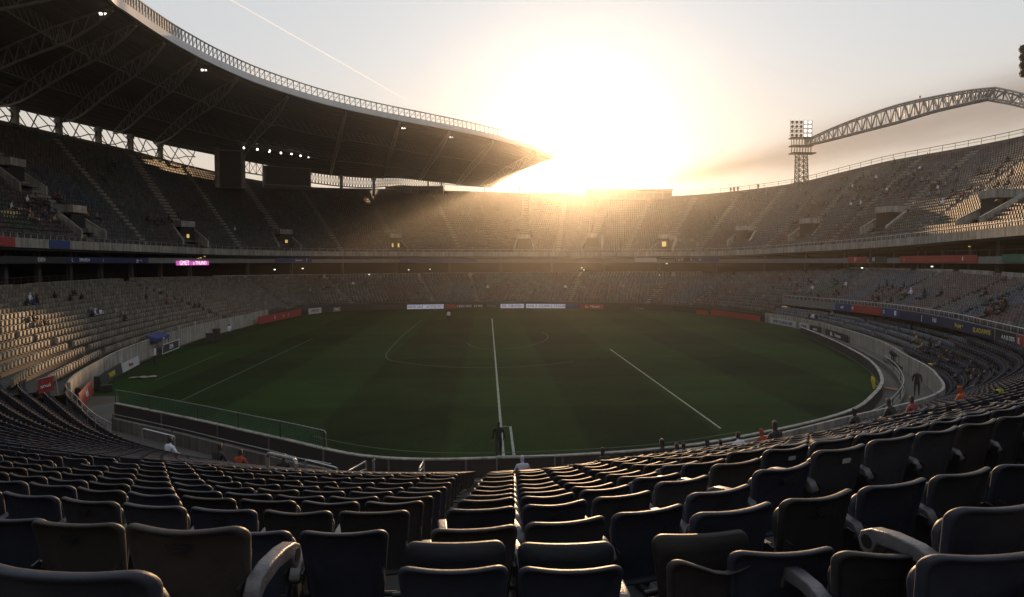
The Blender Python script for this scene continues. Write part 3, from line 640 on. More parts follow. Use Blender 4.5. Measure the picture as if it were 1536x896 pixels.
def ring_board(ring, px0, px1, z0, z1, m, label, push=-.25, **k):
    a, c = on_ring(ring, px0, push), on_ring(ring, px1, push); return board(k.pop('name', 'advertising_board'), a, c, z0, z1, m, label, **k)
def ribbon(ring, px0, px1, z0, z1, m, label, push, texts=(), name='ribbon_board', cat='ribbon board', n=14, dz=False):
    """a long board bent along the stand front"""
    P = [on_ring(ring, px, push) for px in np.linspace(px1, px0, n)]; pts = [(p[0], p[1], p[2] if dz else 0) for p in P]
    t = empty(name, label=label, cat=cat); b = MB(); b.sweep(pts, [(.06, z0), (.06, z1), (0, z1), (0, z0)]); b.build('panel', M[m], t)
    for tx, px, size, mm in texts:
        p = on_ring(ring, px, push); q0, q1 = on_ring(ring, px-3, push), on_ring(ring, px+3, push); me = text_mesh(tx, size*TXT); me.materials.clear(); me.materials.append(M[mm])
        nn = np.array([-(q1-q0)[1], (q1-q0)[0]]); nn /= np.linalg.norm(nn)
        o = put('lettering', me, t, (p[0]-nn[0]*.12, p[1]-nn[1]*.12, (p[2] if dz else 0)+(z0+z1)/2)); o.rotation_euler = (math.pi/2, 0, math.atan2(q1[1]-q0[1], q1[0]-q0[0]))
    return t
# left upper parapet
ribbon(UPF, -30, 22, -.75, .4, 'red', 'red banner at the left end of the upper parapet', -.3, name='banner', cat='banner', dz=True)
ribbon(UPF, 74, 105, -.75, .4, 'blue', 'short blue banner on the left upper parapet', -.3, name='banner', cat='banner', dz=True)
# ribbon level
ribbon(RIB, -30, 97, 11.8, 12.75, 'charcoal', 'charcoal ribbon board with white lettering at the far left', -.25, [('IDEN', 61, .75, 'letter')])
ribbon(RIB, 99, 222, 11.8, 12.75, 'navy', 'navy ribbon board with white script on the left stand', -.25, [('L.', 108, .7, 'letter'), ('SPRAREN', 126, .62, 'letter'), ('i', 154, .7, 'letter'), ('gy - i', 208, .75, 'letter')])
ribbon(RIB, 264, 313, 11.3, 12.2, 'led_pink', 'glowing pink and white screen hanging on the left stand', -.35, [('GMET', 276, 1.15, 'led_hot'), ('a THLIND', 299, .95, 'led_hot')], name='led_screen', cat='screen')
ribbon(RIB, 413, 468, 11.85, 13., 'blue', 'pale blue ribbon board on the far left corner', -.25, [('Sanene', 448, .7, 'letter'), ('f', 460, .9, 'letter')])
ribbon(RIB, 600, 715, 12., 13., 'blue', 'long blue ribbon board below the far upper tier', -.25)
ribbon(RIB, 952, 985, 12.0, 13.2, 'white_panel', 'blank white ribbon board on the far stand', -.25)
ribbon(RIB, 1043, 1079, 12.0, 13.2, 'blue', 'short violet blue ribbon board at the far right corner', -.25, [('Ai', 1050, .8, 'letter')])
ribbon(RIB, 1012, 1040, 12.0, 13.1, 'charcoal', 'dark ribbon board with white marks on the far right', -.25, [('I JHF', 1020, .9, 'letter'), ('R', 1037, .9, 'letter')])
ribbon(RIB, 1272, 1300, 11.9, 13., 'red', 'short red ribbon board reading J1 on the right', -.25, [('J1', 1284, .9, 'letter')])
ribbon(RIB, 1304, 1330, 11.9, 13., 'charcoal', 'dark red ribbon board reading AI on the right', -.25, [('AI', 1311, 1., 'letter')])
ribbon(RIB, 1350, 1466, 11.9, 13., 'red', 'long red ribbon board on the right stand', -.25, [('&', 1445, .7, 'letter'), ('c', 1357, .6, 'letter')])
ribbon(RIB, 1503, 1580, 11.9, 13., 'green', 'green ribbon board at the right frame edge', -.25)
# right mezzanine fascia
zr = (-.7, .5)
ribbon(FASC, 1253, 1276, *zr, 'blue', 'blue fascia banner at the far end of the mezzanine', -.32, [('wiff', 1264, .6, 'letter')], name='fascia_banner', cat='banner', dz=True)
ribbon(FASC, 1277, 1322, *zr, 'red', 'dull red fascia banner on the mezzanine front', -.32, [('M', 1280, .7, 'letter')], name='fascia_banner', cat='banner', dz=True)
ribbon(FASC, 1324, 1348, *zr, 'blue', 'blue fascia banner with a white square on the mezzanine', -.32, [('D', 1327, .7, 'letter'), ('■', 1344, .8, 'letter')], name='fascia_banner', cat='banner', dz=True)
ribbon(FASC, 1350, 1490, *zr, 'navy', 'long navy fascia banner with white and yellow lettering', -.32, [('J', 1384, .75, 'letter'), ('Hd', 1403, .75, 'letter'), ('fo joy •', 1440, .7, 'letter_yellow'), ('SLADAWIS', 1474, .66, 'letter_yellow')], name='fascia_banner', cat='banner', dz=True)
ribbon(FASC, 1494, 1523, *zr, 'charcoal', 'grey fascia banner with pale lettering near the frame edge', -.32, [('4 A B DDS', 1514, .55, 'letter')], name='fascia_banner', cat='banner', dz=True)
ribbon(FASC, 1525, 1600, *zr, 'red', 'red fascia banner at the right frame edge', -.32, [('R', 1530, .75, 'letter')], name='fascia_banner', cat='banner', dz=True)
# boards on the far boundary
def fb(px0, px1, m, label, texts=None, z1=1.1, push=-1.6, **k):
    return ring_board(FRONT, px0, px1, .02, z1, m, label, push=push, parts=texts, **k)
fb(388, 452, 'red', 'long red board at the left corner of the boundary', [('G', -3.5, .8, 'letter'), ('o', 1, .8, 'letter'), ('i', 3.5, .8, 'letter')], 1.5)
fb(463, 482, 'white_panel', 'white board with dark lettering at the far left corner', [('MENTS', 0, .8, 'charcoal')], 1.3)
fb(500, 511, 'grey_panel', 'small grey board right of the far left aisle', [('MN:', 0, .6, 'letter')])
fb(515, 609, 'charcoal', 'long plain dark board on the far boundary')
fb(611, 666, 'led_white', 'lit white board with dark lettering left of the halfway line', [('NICE SAZ', -2.6, .8, 'navy'), ('LCOSLVC K', 2.6, .8, 'navy')])
fb(668, 684, 'red', 'red board between the lit white and dark boards')
fb(685, 724, 'charcoal', 'dark board with white block lettering on the halfway line', [('I ESN WO', -1.4, .75, 'letter'), ('M WS', 2.2, .75, 'letter')])
fb(726, 748, 'charcoal', 'dark board with faint lettering beside the halfway line', [('Clinez', 0, .8, 'grey_panel')])
fb(751, 786, 'led_white', 'first lit white board right of the halfway line', [('FEL CIBOFRH', 0, .8, 'navy')])
fb(789, 848, 'led_white', 'long lit white board below the far right seats', [('KNK R CEUIRFLS', -1.5, .75, 'navy'), ('TEXLER', 3.6, .75, 'navy')])
fb(850, 867, 'blue', 'short blue board beside the long lit one')
fb(869, 905, 'red', 'red board with white lettering on the far boundary', [('Eu. YSoms?', .3, .7, 'letter')])
fb(908, 1008, 'charcoal', 'long dark green tinted board at the far right', [('J - A M end', 0, .6, 'grey_panel')])
fb(1045, 1062, 'red', 'small red board at the far right corner', z1=.9)
def rb(px0, px1, m, label, texts=None): return ring_board(FRONT, px0, px1, .05, 1.15, m, label, push=-.7, parts=texts)
rb(1066, 1140, 'red', 'long dull red board on the right boundary curve')
rb(1155, 1194, 'white_panel', 'white board with blue lettering on the right boundary', [('JA93N T D AE.SG Z EBE', 0, .62, 'navy')])
rb(1199, 1213, 'white_panel', 'short white board right of the blue lettered one', [('S.SSOE', 0, .6, 'charcoal')])
rb(1215, 1231, 'charcoal', 'black board with small white lettering on the right boundary', [('melned', 0, .5, 'letter')])
rb(1238, 1271, 'charcoal', 'black board with a white emblem and lettering on the right', [('&h.', -2, .8, 'letter'), ('Femeqos', 1, .65, 'letter')])
# ------------------------------------------------------------------ near boundary wall, fence and rails
wall = empty('pitch_wall', label='low dark boundary wall with pale coping curving along the near pitch', cat='wall')
WP = [(p[0], p[1], 0) for p in WALL]
b = MB(); b.sweep(WP, [(.1, -.05), (.1, 1.04), (-.1, 1.04), (-.1, -.05)]); b.build('wall_panel', M['charcoal'], wall)
b = MB(); b.sweep(WP, [(.15, 1.045), (.15, 1.12), (-.15, 1.12), (-.15, 1.045)]); b.build('coping', M['concrete_pale'], wall)
b = MB()
for p in WP[::5]: b.box((p[0], p[1]-.14, .52), (.12, .08, 1.0))
b.build('buttress', M['concrete'], wall)
fe = empty('mesh_fence', label='green mesh fence with rounded end standing on the left boundary wall', cat='fence')
FP = [p for p in WP if p[0] < -9.0]
b = MB(); tp = [(p[0], p[1], 2.15) for p in FP]; b.path(tp, .035, 6); b.path([tp[-1], (tp[-1][0]+.12, tp[-1][1], 2.0), (tp[-1][0]+.14, tp[-1][1], 1.1)], .035, 6); b.build('top_rail', M['rail'], fe)
for p in FP[::4]: b = MB(); b.tube((p[0], p[1], 1.1), (p[0], p[1], 2.15), .035, 6); b.build('post', M['dark_steel'], fe)
b = MB(); L_ = 0
for p, q in zip(FP[:-1], FP[1:]):
    n = max(2, int(math.hypot(q[0]-p[0], q[1]-p[1])/.16))
    for k in range(n): x, y = p[0]+(q[0]-p[0])*k/n, p[1]+(q[1]-p[1])*k/n; b.tube((x, y, 1.1), (x, y, 2.12), .008, 3, caps=False)
for k in range(7): b.path([(p[0], p[1], 1.2+.13*k) for p in FP], .008, 3)
b.build('mesh', M['green'], fe)
# kerb and rail along the walkway on the right
KP = [(p[0]+(p[0]-CX)/math.hypot(p[0]-CX, p[1]-CY)*1.9, p[1]+(p[1]-CY)/math.hypot(p[0]-CX, p[1]-CY)*1.9, 0) for p in WALL if p[0] > 17]
kw = empty('walkway_kerb', label='low concrete wall between dark gap and walkway on the right', cat='wall')
b = MB(); b.sweep(KP, [(.12, -.05), (.12, .55), (-.12, .55), (-.12, -.05)]); b.build('kerb', M['concrete'], kw)
b = MB(); R_ = [p for p in KP if p[1] < 76]; b.path([(p[0], p[1], 1.45) for p in R_], .035, 6); b.path([(p[0], p[1], 1.0) for p in R_], .02, 5); b.build('handrail', M['rail'], kw)
for p in R_[::4]: b = MB(); b.tube((p[0], p[1], .55), (p[0], p[1], 1.45), .04, 6); b.build('post', M['dark_steel'], kw)
wl = empty('walkway_wall', label='second low concrete wall with pipe rail along the left walkway', cat='wall')
IP = [(p[0]-1.0*(1 if p[0] < -9 else .6)*.7, p[1]-2.3, 0) for p in WALL if -27 < p[0] < -7.5]
b = MB(); b.sweep(IP, [(.1, -.05), (.1, .85), (-.1, .85), (-.1, -.05)]); b.build('panel', M['concrete'], wl)
b = MB(); b.path([(p[0], p[1], 1.15) for p in IP], .035, 6); b.build('top_rail', M['rail'], wl)
for p in IP[::5]: b = MB(); b.tube((p[0], p[1], .85), (p[0], p[1], 1.15), .035, 6); b.build('post', M['dark_steel'], wl)
fs_ = empty('terrace_front_wall', label='concrete wall dropping from the first seat row to the near walkway', cat='wall')
NF = FRONT(np.linspace(th_of(-34,56), -1.0, 90)); 
b = MB(); b.sweep([(p[0], p[1], 0) for p in NF], [(.2, -.02), (.2, 1.05), (0, 1.05), (0, -.02)]); b.build('panel', M['concrete'], fs_)
fr_ = [tuple(p) for p in FRONT(np.linspace(th_of(-35.5,58.5), th_of(-23,42.4), 26))]
b = MB(); b.path([(p[0], p[1], 2.1) for p in fr_], .045, 6); b.path([(p[0], p[1], 1.6) for p in fr_], .03, 5)
for p in fr_[::3]: b.tube((p[0], p[1], 1.0), (p[0], p[1], 2.1), .04, 6)
b.build('handrail', M['rail'], fs_)
def frame_rail(px0, py0, px1, py1, pyb, Y, label, name='handrail', mids=1, r=.03, Y1=None, m='rail', pyb1=None):
    Y1 = Y1 or Y; a, c = atY(px0, py0, Y), atY(px1, py1, Y1); a0, c0 = atY(px0, pyb, Y), atY(px1, pyb1 or pyb, Y1); a0.x, a0.y = a.x, a.y; c0.x, c0.y = c.x, c.y
    t = empty(name, tuple(a0), label=label, cat='handrail'); o = Vector(a0)
    b = MB(); e = .12
    ab = (c-a).normalized()*e
    b.path([a-o-Vector((0, 0, e)), a-o+ab*.3-Vector((0, 0, e*.3)), a-o+ab, c-o-ab, c-o-ab*.3-Vector((0, 0, e*.3)), c-o-Vector((0, 0, e))], r, 7); b.build('top_rail', M[m], t)
    for u, v in ((a, a0), (c, c0)): b = MB(); b.tube(u-o-Vector((0, 0, e)), v-o, r, 7); b.build('post', M[m], t)
    if mids:
        b = MB()
        for k in range(mids): w = (k+1)/(mids+1); b.tube((a-o).lerp(a0-o, w), (c-o).lerp(c0-o, w), r*.75, 6)
        b.build('mid_rail', M[m], t)
    return t
frame_rail(401, 680, 444, 690, 736, 19.5, 'tall bare goal-shaped rail frame in the left near seats', mids=0, r=.055, Y1=18.2, pyb1=742)
frame_rail(213, 643, 262, 655, 672, 44, 'rail frame beside the man in the white shirt', mids=0, r=.06)
frame_rail(458, 690, 506, 702, 726, 35, 'two-bar rail on the walkway right of the goal-shaped frame', mids=1, r=.05)
frame_rail(522, 707, 549, 692, 728, 33.0, 'sloping stair rail with mesh at the foot of the seats', mids=2, r=.05, Y1=35.5)
frame_rail(629, 703, 636, 690, 718, 33.2, 'short stair rail left of the central aisle', mids=2, r=.05, Y1=36)
frame_rail(1217, 652, 1252, 636, 672, 41, 'rounded crowd rail on the walkway right of the seated fans', mids=2, r=.05, Y1=44)
frame_rail(1168, 662, 1213, 650, 676, 40.5, 'low two-bar crowd rail behind the orange jacket', mids=1, r=.04, Y1=42)
frame_rail(560, 812-200+79, 561, 690, 712, 36.5, 'single upright at the end of the walkway wall', mids=0, r=.05)
frame_rail(150, 640, 168, 655, 668, 44, 'thin rail at the sunlit end of the left seats', mids=1, r=.04)
for px, lab in ((743, 'dark panel gate in the near wall left of the halfway line'), ):
    p = atY(748, 700, 37.2); g = empty('wall_gate', (p.x+.9, 37.2, 0), label='open rail gate in the near wall beside the halfway line', cat='gate')
    b = MB(); b.path([(-1, -.1, 0), (-1, -.1, 1.3), (2.2, -.1, 1.3), (2.2, -.1, 0)], .035, 6); b.path([(-1, -.1, .4), (2.2, -.1, .4)], .025, 5); b.build('gate_frame', M['rail'], g)

# ------------------------------------------------------------------ near stand
ST = [((-36,60),(-72,48)), ((-34,56),(-62,40)), ((-30,50.7),(-49,30)), ((-22.5,41.8),(-29,17.5)), ((-15,36.5),(-15.5,10.2)), ((-7,34),(-5.8,6.45)), ((.1,33.7),(-.6,5.5)), ((5,34.5),(3.6,6.75)), ((11,36),(8.4,9.1)), ((17,39),(14.5,12.8)), ((24,43.5),(23,18.5)), ((36,52),(39,32)), ((43,62),(58,44)), ((47,75),(72,60)), ((48.5,80),(78,68))]
NF_, NB_ = smooth([a for a, c in ST], 40), smooth([c for a, c in ST], 40)
KROWS = 22
SEATH = .86*K
HY = np.array([1.0, 1.9, 2.6, 3.05, 3.85, 4.8, 5.75, 6.7, 7.65, 8.6, 9.55, 10.5, 11.45, 12.4, 23.6])*K
HH = np.array([.35, .68, .98, 1.30, 1.50, 1.737, 2.008, 2.297, 2.57, 2.84, 3.09, 3.33, 3.58, 3.85, 7.30])*K
def row_h(Y): return np.interp(Y, HY, HH)      # depth of the seat tops below the eye in the centre
def lift(X, t):      # the right-hand block stands a step higher
    u = np.clip((np.asarray(X)-.8*K)/(2.0*K), 0, 1); return .22*K*u*u*(3-2*u)*t**2
def row_curve(k):
    t = k/(KROWS-1); return NF_*(1-t)+NB_*t
def row_z(k): return EYE-SEATH-float(row_h(33.7+(5.5-33.7)*k/(KROWS-1)))
near = empty('near_stand', label='stepped concrete terrace carrying the seats closest to the camera', cat='grandstand')
b = MB(); vs = []; rows = list(range(0, KROWS+5)); n = len(NF_)
for k in rows:
    c = row_curve(k-.42); z = row_z(k); zp = row_z(k-1) if k else 0
    tt, tp = max(0, k)/(KROWS-1), max(0, k-1)/(KROWS-1)
    vs += [(x, y, zp+float(lift(x, tp))) for x, y in c]+[(x, y, z+float(lift(x, tt))) for x, y in c]
m = len(rows)*2; fs = []
for j in range(m-1):
    for i in range(n-1): fs.append((j*n+i, j*n+i+1, (j+1)*n+i+1, (j+1)*n+i))
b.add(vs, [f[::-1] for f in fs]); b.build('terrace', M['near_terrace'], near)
# aisle strip of pale treads
b = MB(); 
def aisle_mid(k): t = k/(KROWS-1); return .05*(1-t)-.63*t
def aisle_w(k): t = k/(KROWS-1); return .95*(1-t)**1.2+.27
for k in range(0, KROWS-1):
    c = row_curve(k); x = aisle_mid(k); y = np.interp(x, c[:, 0], c[:, 1]); w = aisle_w(k)
    b.box((x, y, row_z(k)+.05), (w, 1.25, .08)); b.box((x, y+.8, row_z(k)-.1), (w, .4, .2))
b.build('stairway', M['near_tread'], near)

# --- seat model (one unit, faces +y, origin on the tread below the backrest)
def ring_loop(hw_top, hw_bot, z0, z1, rt, rb, n=6):
    pts = []
    def arc(cx, cz, r, a0, a1): return [(cx+r*math.cos(a0+(a1-a0)*i/n), cz+r*math.sin(a0+(a1-a0)*i/n)) for i in range(n+1)]
    pts += [(hw_top*(q/6-.5)*1.3, z1) for q in range(1, 6)][::-1]
    pts = arc(hw_top-rt, z1-rt, rt, 0, math.pi/2)+pts+arc(-hw_top+rt, z1-rt, rt, math.pi/2, math.pi)
    pts += [(-(hw_top+(hw_bot-hw_top)*q/3), z1-rt-(z1-rt-z0-rb)*q/3) for q in (1, 2)]
    pts += arc(-hw_bot+rb, z0+rb, rb, math.pi, 1.5*math.pi)+[(hw_bot*(q/4-.5), z0) for q in (1, 2, 3)]+arc(hw_bot-rb, z0+rb, rb, 1.5*math.pi, 2*math.pi)
    pts += [(hw_bot+(hw_top-hw_bot)*q/3, z0+rb+(z1-rt-z0-rb)*q/3) for q in (1, 2)]
    return pts
def shell(loop, rings, warp):
    b = MB(); cx, cz = 0, sum(p[1] for p in loop)/len(loop); n = len(loop); vs = []
    for s, y in rings: vs += [warp(cx+(x-cx)*s, y, cz+(z-cz)*s) for x, z in loop]
    fs = []
    for j in range(len(rings)-1):
        for i in range(n): fs.append((j*n+i, j*n+(i+1) % n, (j+1)*n+(i+1) % n, (j+1)*n+i))
    b.add(vs, fs, 0, True); b.add([vs[i] for i in range(n)], [tuple(range(n))], 0, True); b.add(vs[-n:], [tuple(range(n))[::-1]], 0, True)
    return b
def back_warp(dip=.0, lean=.2, curve=.045):
    def w(x, y, z):
        u = (x/.25)**2; q = max(0, (z-.78)/.08)
        return (x, y-(z-.40)*lean+curve*u-.018*min(1, q)**2, z+.010*u*max(0, (z-.5)/.36)-dip*math.exp(-(x/.13)**2)*max(0, (z-.6)/.26)**2)
    return w
BACK_RINGS = [(.5, -.004), (.80, -.004), (.88, -.008), (.915, -.022), (.95, -.027), (.985, -.023), (1.0, -.012), (1.0, .004), (.985, .013), (.95, .015), (.5, .013)]
def make_back(dip=0., lean=.2, seed=0): return shell(ring_loop(.248, .208, .36, .86, .058, .05), BACK_RINGS, back_warp(dip, lean)).mesh('backrest', M['seat'])
PLEN = .33
def make_pan(tip):
    b = MB(); L = ring_loop(.205, .19, 0, PLEN, .07, .04); rings = [(.6, -.014), (.95, -.016), (1., -.004), (1., .02), (.95, .03), (.6, .022)]
    ca, sa = math.cos(tip), math.sin(tip)
    def w(x, y, z):
        v = z; d = y+.02*(1-(x/.2)**2)*(1-abs(2*v/.4-1)**2)*.6
        return (x, .03+v*ca+d*sa*-1, .44+v*sa+d*ca)
    return shell(L, rings, w).mesh('seat_pan', M['seat'])
def make_arm():
    bm = bmesh.new(); pr = [(-.10, .60), (-.06, .655), (.05, .675), (.18, .672), (.28, .655), (.335, .625), (.35, .585), (.335, .545), (.30, .53), (.265, .55), (.24, .60), (.10, .615), (-.02, .60), (-.08, .565)]
    n = len(pr); A = [bm.verts.new((-.032, y, z)) for y, z in pr]; B2 = [bm.verts.new((.032, y, z)) for y, z in pr]
    bm.faces.new(A[::-1]); bm.faces.new(B2)
    for i in range(n): bm.faces.new((A[i], A[(i+1) % n], B2[(i+1) % n], B2[i]))
    bmesh.ops.recalc_face_normals(bm, faces=bm.faces)
    long = [e for e in bm.edges if abs(e.verts[0].co.x-e.verts[1].co.x) < .001]
    bmesh.ops.bevel(bm, geom=long, offset=.011, segments=3, affect='EDGES', profile=.6)
    me = bpy.data.meshes.new('armrest'); bm.to_mesh(me); bm.free(); me.materials.append(M['arm']); me.polygons.foreach_set('use_smooth', [True]*len(me.polygons)); return me
b = MB()
b.tube((-.0345, .295, .592), (.0345, .295, .592), .03, 14)
ME_CAP = b.mesh('end_cap', M['black'])
b = MB(); b.box((0, .06, .30), (.035, .10, .60)); b.box((0, .06, .012), (.11, .24, .024)); b.tube((-.2, .03, .445), (.55, .03, .445), .016, 8); b.box((0, -.03, .50), (.03, .10, .14), Matrix.Rotation(.2, 3, 'X'))
b.box((.045, -.075, .60), (.012, .05, .07), Matrix.Rotation(.2, 3, 'X')); b.box((.49, -.075, .60), (.012, .05, .07), Matrix.Rotation(.2, 3, 'X'))
ME_STAN = b.mesh('stanchion', M['black'])
b = MB(); b.box((0, -.115, .775), (.075, .004, .032), Matrix.Rotation(.18, 3, 'X')); ME_PLATE = b.mesh('number_plate', M['plate'])
b = MB(); 
for q in range(3): b.box((-.01, -.108-.0, .79-.014*q), (.10-.02*q, .006, .007), Matrix.Rotation(.18, 3, 'X'))
ME_VENT = b.mesh('moulded_mark', M['black'])
ME_BACK = [make_back(0, .2), make_back(.006, .2), make_back(-.004, .21)]
ME_BACK_DIP = make_back(.055, .2); ME_PAN = make_pan(R(84)); ME_PAN_UP = make_pan(R(66)); ME_PAN_DOWN = make_pan(R(4)); ME_ARM = make_arm()
PAN_UP2 = shell(ring_loop(.243, .205, 0, .425, .055, .05), [(.6, -.014), (.95, -.016), (1., -.006), (1., .016), (.95, .024), (.6, .02)], lambda x, y, z: (x, .085+y+z*.10+.035*(x/.24)**2, .455+z)).mesh('seat_pan', M['seat'])
def seat(loc, rz, colr, label, group='near stand seats', back=None, pan=None, pan_shade=1., arm=True, plate=None, scale=K, armside=-1):
    t = empty('stadium_seat', loc, rz, label=label, cat='seat', group=group); t.scale = (scale,)*3
    parts = [put('backrest', back or ME_BACK[0], t), put('seat_pan', pan or ME_PAN, t)]
    for o, g in zip(parts, (1, pan_shade)): o.color = (*(v*g for v in colr), 1)
    if arm:
        a = put('armrest', ME_ARM, t, (.2675*armside, 0, 0)); put('end_cap', ME_CAP, a)
    put('stanchion', ME_STAN, t, (-.2675, 0, 0))
    if plate: put('number_plate' if plate is ME_PLATE else 'moulded_mark', plate, t)
    return t
ORD = ['first','second','third','fourth','fifth','sixth','seventh','eighth','ninth','tenth','eleventh','twelfth','thirteenth','fourteenth','fifteenth','sixteenth','seventeenth','eighteenth','nineteenth','twentieth']
ORD += ['twenty-'+o for o in ORD[:9]]+['thirtieth']+['thirty-'+o for o in ORD[:9]]+['fortieth']+['forty-'+o for o in ORD[:9]]+['fiftieth']
COLS = [('navy', (.026, .030, .046)), ('slate', (.036, .037, .044)), ('charcoal', (.026, .026, .029)), ('faded maroon', (.050, .025, .026)), ('dusty brown', (.040, .035, .033)), ('dull green', (.034, .04, .033))]
def pick_col(rn, x):
    w = [.56, .24, .13, .03, .03, .01] if x < 2 else [.5, .22, .13, .07, .05, .03]
    return rn.choices(COLS, w)[0]
rn = random.Random(11); NEARC = []     # (dist, loc, yaw, colour, side, idx, k)
PITCHW = .535*K
for k in range(0, KROWS+3):
    c = row_curve(k); z = row_z(k); seg = np.hypot(*np.diff(c, axis=0).T); Ls = np.concatenate([[0], np.cumsum(seg)]); xm = aisle_mid(k)
    s0 = np.interp(xm, c[:, 0], Ls)
    for side in (-1, 1):
        i = 0
        while True:
            s = s0+side*(aisle_w(k)/2+.27*K+PITCHW*i)
            if s < .3 or s > Ls[-1]-.3 or i > 140: break
            x, y = np.interp(s, Ls, c[:, 0]), np.interp(s, Ls, c[:, 1]); e = .25
            dx, dy = np.interp(s+e, Ls, c[:, 0])-np.interp(s-e, Ls, c[:, 0]), np.interp(s+e, Ls, c[:, 1])-np.interp(s-e, Ls, c[:, 1])
            i += 1
            px, py, dz = proj((x, y, z+.8*K)); px = px[0]
            if not (-900 < px < 2500) or (k >= KROWS and (-260 < px < 1800 or y < 1)): continue
            if y > 15 and (abs(x+9.2) < .6 or abs(x-13.5) < .55): continue     # two more aisles lower down
            NEARC.append((math.hypot(x, y), (x, y, z+float(lift(x, k/(KROWS-1)))), math.atan2(dy, dx), side, i, k, px))
NEARC.sort(key=lambda q: q[0])
HERO = [ # px centre, py top, width in px, yaw deg, backrest, pan, arm side or 0, plate, colour, label
 (679, 851, 172, 0, 0, 'up', 0, None, 0, 'navy seat with its pan folded up behind the back, first right of the aisle line'),
 (858, 851, 166, 0, 0, 'up', 1, None, 0, 'navy seat with folded pan beside the halfway line seat, armrest on its right'),
 (1083, 836, 174, 6, 'dip', 'up', 0, None, 4, 'dark brown seat with a deep dip worn into its folded top edge'),
 (1178, 825, 176, 4, 0, 'n', 0, None, 0, 'navy seat directly behind the seat with the dipped edge'),
 (1345, 825, 196, 4, 1, 'n', -1, None, 2, 'black looking seat back at the bottom edge left of the corner seat'),
 (1490, 828, 236, 6, 2, 'n', 0, None, 0, 'large seat back filling the bottom right corner'),
 (276, 789, 196, -6, 1, 'n', 1, 'v', 4, 'wide brownish seat back with moulded mark and big lit armrest on its right'),
 (112, 783, 146, -8, 2, 'n', 0, 'v', 4, 'brownish seat back left of the seat with the big lit armrest'),
 (8, 776, 130, -10, 0, 'n', 0, None, 0, 'navy seat back cut by the left frame edge'),
 (92, 852, 300, -9, 2, 'n', 0, None, 0, 'closest blue black seat back in the bottom left corner'),
 (1508, 756, 205, 12, 0, 'n', -1, None, 0, 'dark seat with blue armrest at the right frame edge'),
]
used = []
for px, py, w, yaw, bk, pn, arm, plate, cl, lab in HERO:
    Y = .5*K*F_PX/w; p = atY(px, py, Y); z = p.z-.865*K
    seat((p.x, Y+.13, z), R(yaw), tuple(.85*q for q in COLS[cl][1]), lab, back=ME_BACK_DIP if bk == 'dip' else ME_BACK[bk], pan=PAN_UP2 if pn == 'up' else ME_PAN, pan_shade=.35 if pn == 'up' else 1., arm=bool(arm), armside=arm or -1, plate={None: None, 'v': ME_VENT, 'p': ME_PLATE}[plate]); used.append((p.x, Y+.13))  # folded-up pans darkened, shade of the hollow put into their colour
for q, lab in enumerate(['first seat of the raised right block, next to the seat with the dipped edge', 'large dark seat back second along the raised right block', 'third dark seat along the raised right block', 'fourth dark seat along the raised right block, near the frame edge', 'fifth seat of the raised right block, cut by the frame edge']):
    s_ = -.55+.56*q; X, Y = (1.76+s_*math.cos(R(19)))*K, (3.62+s_*math.sin(R(19)))*K
    seat((X, Y, EYE-1.25*K-SEATH), R(19+1.5*(q % 2)), tuple(v*.85 for v in COLS[(0, 2, 0, 1, 0)[q]][1]), lab, back=ME_BACK[q % 3], pan=ME_PAN, plate=ME_VENT if q == 1 else None, arm=q in (2, 3)); used.append((X, Y))
STUFF = []; count = 0
for d, loc, yaw, side, i, k, px in NEARC:
    if min(math.hypot(loc[0]-u[0], loc[1]-u[1]) for u in used) < .42*K: continue
    cname, colr = pick_col(rn, loc[0]); f = rn.uniform(.7, 1.15); colr = tuple(v*f for v in colr)
    jit = rn.gauss(0, .012)
    if count < 284 and k < KROWS and -30 < px < 1566 and not (k < 9 and abs(px-720) < 300):
        rown = KROWS-1-k; where = f'{ORD[i-1]} right of the central aisle' if side > 0 else f'{ORD[i-1]} left of the central aisle'
        pl = ME_PLATE if (k, side, i) in ((35, -1, 1), (33, 1, 3), (32, 1, 8)) or rn.random() < .05 else (ME_VENT if rn.random() < .3 else None)
        pan = ME_PAN_DOWN if rn.random() < .04 and k < 34 else (ME_PAN if rn.random() < .8 else ME_PAN_UP)
        seat(loc, yaw+jit, colr, f'{cname} tip-up seat, {where}, in the {ORD[rown]} full row up', back=rn.choice(ME_BACK), pan=pan, plate=pl, arm=True); count += 1
    else: STUFF.append((loc, yaw+jit, colr))
